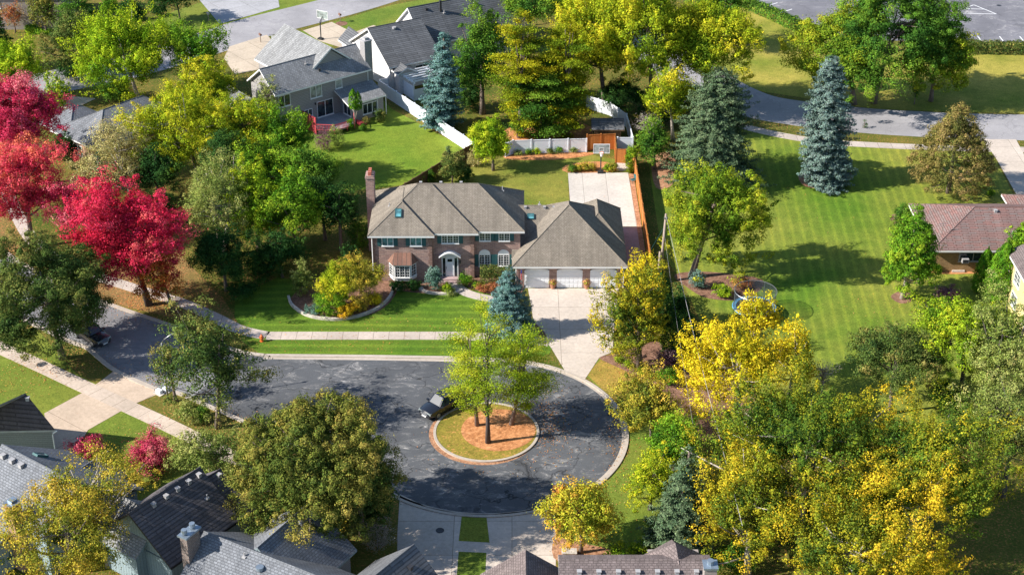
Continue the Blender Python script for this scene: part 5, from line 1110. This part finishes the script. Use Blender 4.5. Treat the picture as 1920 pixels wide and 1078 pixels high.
T('blue_spruce', 'tall blue spruce at the corner of the white fence', 'tree', (828,240), (836,62), 36, 0, 'cone', 'spruce', .24, 2.9, power=.4, irregular=.2)
T('lime_tree', 'round lime tree at the left end of the white fence panels', 'tree', (925,320), (922,266), 40, 50, 'round', 'limebright', .21, 3.4, cr=.7)
T('holly_tree', 'olive shrub tree on the brown fence behind the main roof', 'tree', (848,345), (850,312), 30, 30, 'round', 'olivedark', .2, 2.4)
# right
T('blue_spruce', 'tall shaggy blue grey spruce on the side lawn near the road', 'tree', (1545,346), (1536,110), 46, 0, 'cone', 'sprucedull', .25, 2.8, power=.27, irregular=.154)
T('blue_spruce', 'low wide blue grey spruce skirt beside the shaggy one', 'tree', (1562,352), (1562,268), 40, 0, 'cone', 'sprucedull', .24, 2.4, power=.6, irregular=.2)
T('pear_tree', 'brown leaved cone shaped tree near the right driveway', 'tree', (1778,362), (1778,284), 66, 80, 'round', 'brown', .2, 2.6, cr=.6, taper=.5, lob=.08, spread=.4)
T('elm_tree', 'left half of the huge green tree by the parking lot', 'tree', (1602,196), (1572,100), 84, 72, 'round', 'ashgreen', .29, 3.0, cr=1.2, lob=.18, spread=.4)
T('elm_tree', 'tallest middle part of the huge green tree by the parking lot', 'tree', (1638,194), (1662,72), 110, 100, 'round', 'green', .29, 3.2, cr=1.2, lob=.18, spread=.4)
T('elm_tree', 'right bough of the huge green tree in front of the parking lot', 'tree', (1745,190), (1745,112), 68, 66, 'round', 'ashgreen', .29, 3.0, cr=1.1, lob=.18, spread=.4)
T('sapling', 'thin newly planted sapling on the bank beside the road', 'tree', (1714,196), (1714,172), 10, 16, 'round', 'green', .22, 1.0)
T('sapling', 'tiny conifer growing at the road edge right of the shaggy spruce', 'tree', (1620,240), (1620,224), 6, 0, 'cone', 'conifer', .16, 2)
T('linden_tree', 'egg shaped green tree in a mulch ring left of the ranch house', 'tree', (1692,560), (1699,478), 49, 76, 'round', 'limegreen', .22, 3.6, cr=.65, lob=.08, taper=.25, bark='bark_pale')
T('arborvitae', 'left tall columnar arborvitae by the ranch house wall', 'tree', (1838,548), (1841,462), 18, 0, 'column', 'arbor', .2, 2.8)
T('arborvitae', 'right fuller columnar arborvitae beside the yellow house', 'tree', (1868,562), (1874,450), 30, 0, 'column', 'arbor', .2, 2.8)
T('round_tree', 'rounded green tree over the ranch roof edge at the right', 'tree', (1908,520), (1908,452), 32, 36, 'round', 'limegreen', .22, 2.8)
T('willow_tree', 'yellow olive tree below the yellow house', 'tree', (1800,745), (1795,625), 108, 70, 'round', 'lime', .22, 2.0, cr=.85, feather=.3, bark='bark_dark', limbs=26)
T('willow_tree', 'pale olive tree with dark forked limbs at the right edge', 'tree', (1872,790), (1872,672), 92, 96, 'round', 'palegreen', .21, 1.9, cr=.8, bark='bark_dark', limbs=34, multi=3, lob=.3)
T('willow_tree', 'lower pale olive tree at the right edge beside the shaded lawn', 'tree', (1880,930), (1872,812), 92, 88, 'round', 'palegreen', .21, 1.3, cr=.8, bark='bark_dark', limbs=30, multi=2, lob=.3)
T('green_tree', 'grey green rounded tree at the lower end of the side lawn', 'tree', (1668,775), (1664,672), 92, 68, 'round', 'olivedark', .21, 2.2, cr=.8)
T('bare_tree', 'bare grey twiggy tree in front of the side lawn', 'tree', (1540,745), (1540,695), 28, 26, 'round', 'limb', .12, .18, bark='bark_pale', limbs=60)
# lower right
T('silver_maple', 'huge gold maple in the lower right, its highest crown', 'tree', (1500,1010), (1492,840), 152, 122, 'round', 'goldgreen', .21, 2.4, cr=.85, feather=1.0, lob=.25, limbs=34, bark='bark_pale')
T('silver_maple', 'left gold crown reaching over the brown roof', 'tree', (1400,1080), (1392,950), 92, 92, 'round', 'maplegold', .21, 2.2, cr=.85, feather=.9, limbs=30, bark='bark_pale')
T('silver_maple', 'greener maple right of the huge gold one', 'tree', (1700,1040), (1708,880), 128, 128, 'round', 'goldgreen', .21, 2.3, cr=.85, feather=1.0, lob=.3, limbs=30, bark='bark_pale')
T('silver_maple', 'gold crown cut by the bottom edge of the view', 'tree', (1570,1180), (1570,1025), 132, 88, 'round', 'maplegold', .21, 2.3, cr=.85, feather=.9, limbs=26, bark='bark_pale')
T('silver_maple', 'small yellow tree top at the bottom edge near the shaded lawn', 'tree', (1745,1150), (1745,1080), 56, 36, 'round', 'gold', .24, 2.0, feather=.6)
T('maple_tree', 'green and rust small tree overhanging the right kerb', 'tree', (1222,842), (1212,762), 68, 56, 'round', 'goldtree', .22, 2.0, cr=.7, feather=.3)
T('green_tree', 'lime rounded tree below the rust tipped one', 'tree', (1262,900), (1262,828), 48, 52, 'round', 'limegreen', .2, 2.6, cr=.6)
T('yellow_green_tree', 'yellow green shrubby tree on the lawn right of the circle', 'tree', (1218,955), (1222,895), 46, 50, 'round', 'yelgreen', .18, 2.2, cr=.5)
T('norway_spruce', 'green spruce behind the brown roofs', 'tree', (1262,1040), (1280,835), 66, 0, 'cone', 'conifer', .21, 3, power=.7, irregular=.15)
T('blue_spruce', 'blue spruce squeezed between the green spruce and the gold maple', 'tree', (1302,1035), (1306,870), 34, 0, 'cone', 'spruce', .2, 2.6, power=.7)
T('orange_tree', 'small orange tipped lime tree at the bottom driveway', 'tree', (1089,1036), (1090,962), 66, 62, 'round', 'orangey', .22, 2.6, cr=.7, lob=.12)
# tall bushes, shrubs and hedge plants
B = bush
B('shrub', 'grey green shrub at the left end of the curved flower bed', (568,552), 24, 30, 'palegreen', .15)
B('ornamental_tree', 'bright yellow shrub tree in the curved flower bed', (634,572), 42, 38, 'yelgreen', .15, lift=44, lob=.3)
B('ornamental_tree', 'olive and rust shrub tree in front of the bay window', (688,568), 42, 36, 'goldtree', .15, 1.5, lift=46, lob=.35)
B('shrub', 'lime green shrub low in the curved flower bed', (618,588), 34, 26, 'limegreen', .15)
B('shrub', 'clipped gold ball shrub in the curved flower bed', (646,560), 10, 8, 'lime', .13)
B('shrub', 'rusty gold mounded shrub at the bed kerb', (648,595), 22, 16, 'goldorange', .13)
B('shrub', 'second rusty gold mound right of the first at the bed kerb', (672,584), 18, 14, 'goldtree', .13)
B('shrub', 'low blue green creeping shrub at the bed kerb', (588,588), 20, 10, 'bluegreen', .12)
B('shrub', 'yellow flowering shrub at the right end of the curved bed', (702,572), 17, 13, 'gold', .12)
B('shrub', 'dark green yew under the bay window', (746,545), 22, 11, 'dgreen', .14)
B('shrub', 'second dark green yew right of the bay window', (774,543), 15, 12, 'dgreen', .14)
B('shrub', 'blue green shrub at the left of the front steps', (815,545), 17, 26, 'bluegreen', .14)
B('shrub', 'lime shrub beside the front walk on its left', (838,548), 13, 11, 'lime', .12)
B('shrub', 'pale lime mound at the stone edging by the front walk', (847,552), 13, 6, 'palegreen', .12)
B('shrub', 'bright green shrub right of the front steps', (872,534), 16, 13, 'limegreen', .13)
B('shrub', 'rust red flower cushion by the front walk', (905,546), 16, 8, 'rust', .12)
B('shrub', 'second rust and lime cushion nearer the blue spruce', (926,545), 14, 9, 'rust', .12)
B('shrub', 'lime flower clump between the rust cushions', (893,540), 10, 7, 'lime', .12)
B('burning_bush', 'crimson bush at the end of the shaded driveway', (168,856), 38, 24, 'redbush', .16)
B('burning_bush', 'larger crimson bush right of the grey dormer roof', (288,882), 42, 40, 'redbush', .16)
B('shrub', 'green shrub under the right crimson bush', (292,892), 18, 14, 'green', .16)
B('bare_shrub', 'tangle of bare tan twigs at the foot of the olive tree', (708,1030), 34, 34, 'limb', .09, .5)
B('shrub', 'light green shrub by the forked street tree', (362,790), 30, 24, 'palegreen', .16)
B('shrub', 'green leafy sucker beside the forked street tree', (382,792), 14, 20, 'green', .16)
B('shrub', 'yellow hosta clump in the driveway bed', (1160,678), 10, 8, 'lime', .12)
B('shrub', 'second yellow hosta clump nearer the gold tree', (1178,688), 10, 8, 'lime', .12)
B('shrub', 'yellow green mound right of the gold tree trunk', (1208,706), 18, 12, 'lime', .13)
B('plum_shrub', 'plum coloured shrub behind the gold tree', (1252,688), 24, 18, 'plum', .15)
B('shrub', 'dome of glossy green leaves below the plum shrub', (1254,720), 22, 18, 'limegreen', .14)
B('shrub', 'green shrub at the edge of the yellow ginkgo', (1288,690), 14, 14, 'green', .15)
B('shrub', 'silvery shrub below the rounded yellow green tree', (1310,540), 18, 18, 'bluegreen', .16)
B('shrub', 'yellow flowering shrub left of the trampoline', (1355,556), 22, 14, 'lime', .15)
B('shrub', 'rusty shrub behind the trampoline net', (1390,540), 22, 12, 'rust', .15)
B('shrub', 'green shrub at the corner of the ranch house roof', (1690,425), 22, 26, 'green', .18)
B('shrub', 'small lime shrub at the ranch house corner', (1757,512), 8, 10, 'lime', .14)
B('shrub', 'dark red shrub in the shade of the egg shaped tree', (1775,568), 26, 20, 'plum', .16)
B('shrub', 'tall green shrub clump between the hosta bed and the road side', (1858,368), 8, 7, 'limegreen', .16)
B('shrub', 'dwarf conifer on the corner of the curved lawn', (841,302), 10, 14, 'conifer', .16)
B('shrub', 'bright green shrub at the brown fence', (790,345), 9, 12, 'limegreen', .15)
B('shrub', 'second bright green shrub at the brown fence', (808,342), 8, 14, 'green', .15)
B('shrub', 'dark shrub behind the main roof by the brown fence', (872,340), 20, 18, 'dgreen', .17)
B('shrub', 'tan twiggy shrub at the corner post of the white fence', (887,312), 14, 16, 'pale', .15, 1.2)
for i, (x, y, p) in enumerate([(972,292,'palegreen'),(992,290,'green'),(1006,290,'lime'),(1032,288,'olive'),(1048,287,'green'),(1075,286,'palegreen')]):
    B('shrub', 'small rounded shrub in the orange mulch along the white fence', (x, y), 9, 6, p, .14, group='small shrubs along the white fence')
for i, (x, y, p) in enumerate([(1072,323,'green'),(1085,321,'goldtree'),(1098,320,'goldtree'),(1110,320,'goldtree'),(1140,321,'lime'),(1150,321,'goldtree')]):
    B('hydrangea', 'faded hydrangea at the back edge of the concrete court', (x, y), 10, 9, p, .14, group='hydrangeas behind the concrete court')
B('shrub', 'tall yellow green bamboo like shrub against the cedar gate', (1183,322), 13, 28, 'lime', .15)
B('shrub', 'brown rounded shrub below the sunroom windows', (688,232), 9, 8, 'brown', .14)
B('shrub', 'dark shrub at the sunroom corner', (712,228), 14, 13, 'olivedark', .15)
B('shrub', 'grey twiggy shrub in front of the red deck', (608,282), 18, 24, 'plum', .13, .9)
B('shrub', 'second grey green twiggy shrub beside the red deck', (632,275), 16, 20, 'palegreen', .14, 1.1)
B('shrub', 'low green shrub by the deck post', (680,246), 9, 8, 'green', .14)
B('shrub', 'rounded olive shrub on the left of the lime tree at the fence', (900,258), 18, 16, 'lime', .17)
B('shrub', 'lime scrub at the bottom edge right of the small orange tree', (1160,1052), 34, 16, 'lime', .16)
B('shrub', 'green scrub in front of the brown pyramid roof', (1208,1044), 30, 20, 'lime', .16)
B('shrub', 'green shrub at the back of the crimson maples', (60,60), 14, 9, 'limegreen', .2)
B('shrub', 'bright clipped hedge plant at the tan house', (82,66), 16, 6, 'limegreen', .2)
B('shrub', 'green shrub near the top driveway', (262,38), 14, 12, 'green', .2)
B('shrub', 'low dark shrub by the top driveway lawn', (300,30), 14, 9, 'dgreen', .2)
B('shrub', 'bottom left green shrub beside the bay windows', (8,1060), 26, 30, 'green', .16)
B('shrub', 'amber fern like shrub at the foot of the dark gap', (640,990), 22, 16, 'goldtree', .14)
# topiary arborvitae by the deck
tp = thing('topiary_arborvitae', 'arborvitae with a bare stem and a clipped top beside the deck', 'tree', g(665,240))
mbx = MB(); mbx.tube([(0,0,-.1),(.05,0,2.0),(-.1,0,4.3)], [.08,.06,.03], 6); mbx.tube([(0,0,.2),(.35,0,2.2),(.4,0,4)], [.06,.05,.03], 6); mbx.build('trunk', M['bark_pale'], tp, smooth=True)
r_ = np.random.default_rng(77); P1, N1, T1 = crown_column(r_, .62, 2.7, .17, 3, .0, .5); P1[:,2] += 2.6
P2, N2, T2 = crown_column(r_, .5, 2.4, .17, 3, .0, .5); P2 = P2+np.array([.6,0,2.5])
quads('crown', np.concatenate([P1,P2]), np.concatenate([N1,N2]), .17, PAL['arbor'], LEAF, r_, np.concatenate([T1,T2]), tp)
tag(bush('shrub', 'small clipped arborvitae at the deck railing', (659,246), 6, 15, 'arbor', .15), cat='shrub')
# hedges clipped into long boxes
def hedge(label, pts, wd, h, pal, leaf=.2, lai=2.4):
    P = [Vector(p[:2]) for p in pts]; rg = np.random.default_rng(len(label)); Q = []; Nn = []
    root = thing('hedge', label, 'hedge', (P[0].x, P[0].y, 0))
    for a, b in zip(P[:-1], P[1:]):
        L = (b-a).length; d = (b-a)/L; q = Vector((-d.y, d.x)); n = int(lai*L*(wd+2*h)/(leaf*leaf*.62))
        t = rg.uniform(0, L, n); side = rg.choice([0, 1, 2], n, p=[h/(wd+2*h), wd/(wd+2*h), h/(wd+2*h)])
        s = np.where(side == 1, rg.uniform(-.5, .5, n), np.where(side == 0, -.5, .5))*wd; z = np.where(side == 1, h, rg.uniform(.02, 1, n)*h)
        wob = .12*np.sin(t*1.9)+.08*np.sin(t*4.3+s*3); s = s*(1+wob*.5)+rg.normal(0, .08, n); z = z+rg.normal(0, .07, n)+wob*.8*(z > h*.7)
        Q.append(np.stack([a.x-P[0].x+d.x*t+q.x*s, a.y-P[0].y+d.y*t+q.y*s, z], 1))
        nn = np.stack([q.x*np.sign(s)*(side != 1), q.y*np.sign(s)*(side != 1), np.where(side == 1, 1, .3)], 1)+rg.normal(0, .4, (n, 3)); Nn.append(nn)
    Q = np.concatenate(Q); quads('foliage', Q, np.concatenate(Nn), leaf, PAL[pal], LEAF, rg, None, root); return root
hedge('clipped olive hedge under the arched windows', [(-3.3,146.3),(1.0,146.3)], 1.1, 1.5, 'olivedark', .13, 3)
hedge('long clipped hedge along the left edge of the parking lot', G([(1350,-15),(1400,12),(1450,34),(1500,58),(1530,72)]), 2.0, 1.2, 'green', .24)
hedge('long clipped hedge below the parking lot at the right', G([(1770,98),(1850,99),(2000,102)]), 1.6, 1.5, 'olivedark', .24)
hedge('dark hedge along the boundary below the arborvitae', G([(1262,560),(1285,620),(1296,680)]), 1.2, 1.8, 'dgreen', .2, 2)
hedge('low lime hedge in front of the top left tan house', G([(52,62),(98,66)]), .9, .7, 'limegreen', .2)

T('dark_tree', 'dark green tree deep among the yellow olive trees', 'tree', (440,400), (440,310), 52, 56, 'round', 'dgreen', .24, 2.6)
T('dark_tree', 'dark green tree between the side garden and the curved lawn', 'tree', (610,450), (606,385), 44, 52, 'round', 'dgreen', .24, 2.6)
T('dark_tree', 'dark green tree behind the straw coloured tree', 'tree', (300,390), (300,320), 44, 48, 'round', 'dgreen', .24, 2.6)
T('dark_tree', 'dark green tree below the leafy mid green one', 'tree', (530,520), (522,468), 44, 40, 'round', 'dgreen', .22, 2.4)
T('green_tree', 'green tree filling the gap left of the bright green one', 'tree', (500,400), (486,320), 50, 56, 'round', 'limegreen', .22, 2.6)
# undergrowth between the trees
for lab, b, hw, hh, p in [
 ('dark undergrowth shrub below the dark holly', (455,560), 34, 20, 'dgreen'), ('dark shrub between the holly and the leafy mid green tree', (500,520), 38, 30, 'dgreen'),
 ('shaded shrub at the left wall of the brick house', (660,520), 24, 34, 'dgreen'), ('dark shrub below the brick chimney', (672,468), 20, 34, 'green'), ('dim green shrub behind the drooping tree', (455,420), 44, 44, 'dgreen'),
 ('deep green shrub left of the yellow olive tree', (300,415), 36, 34, 'dgreen'), ('green thicket bush under the bright green tree', (520,330), 44, 34, 'green'), ('dark bush under the tree row by the white fence', (1165,205), 44, 34, 'dgreen'),
 ('dark bush beneath the middle yellow green crown', (1232,228), 44, 34, 'dgreen'), ('dark bush beneath the right yellow green crown by the road', (1310,215), 44, 32, 'dgreen'), ('dark bush behind the three pines', (1040,190), 56, 56, 'dgreen'),
 ('dark bush right of the tall blue spruce foot', (880,205), 30, 30, 'dgreen'), ('green bush under the largest lime tree', (215,190), 40, 26, 'green'), ('dark bush under the brownish tree', (140,150), 34, 22, 'dgreen'),
 ('dark bush at the foot of the wide conifer', (1300,345), 34, 22, 'dgreen'), ('dark thicket under the gold maple', (1480,990), 80, 40, 'dgreen'), ('dark thicket under the greener maple', (1640,985), 70, 44, 'green'),
 ('dark bush behind the brown pyramid roof', (1370,1070), 40, 30, 'green'), ('dark bush below the pale olive trees', (1770,760), 40, 26, 'green'), ('shaded bush under the large olive tree', (560,985), 70, 40, 'dgreen'),
 ('shaded bush at the right foot of the large olive tree', (705,980), 36, 44, 'dgreen'), ('dark bush beside the green spruce', (1232,1020), 26, 26, 'green'), ('green bush under the rust tipped tree', (1240,850), 34, 26, 'green'),
 ('dark bush on the boundary beside the hedge', (1275,600), 18, 30, 'dgreen'), ('lower dark bush on the boundary beside the hedge', (1290,660), 18, 26, 'dgreen'), ('bush behind the coral maple trunk', (125,300), 30, 30, 'dgreen')]:
    B('bush', lab, b, hw, hh, p, .2)
print('TREES', NTREE, 'quads', sum(len(o.data.polygons) for o in col.objects if o.type == 'MESH' and o.name.startswith(('crown','foliage'))))
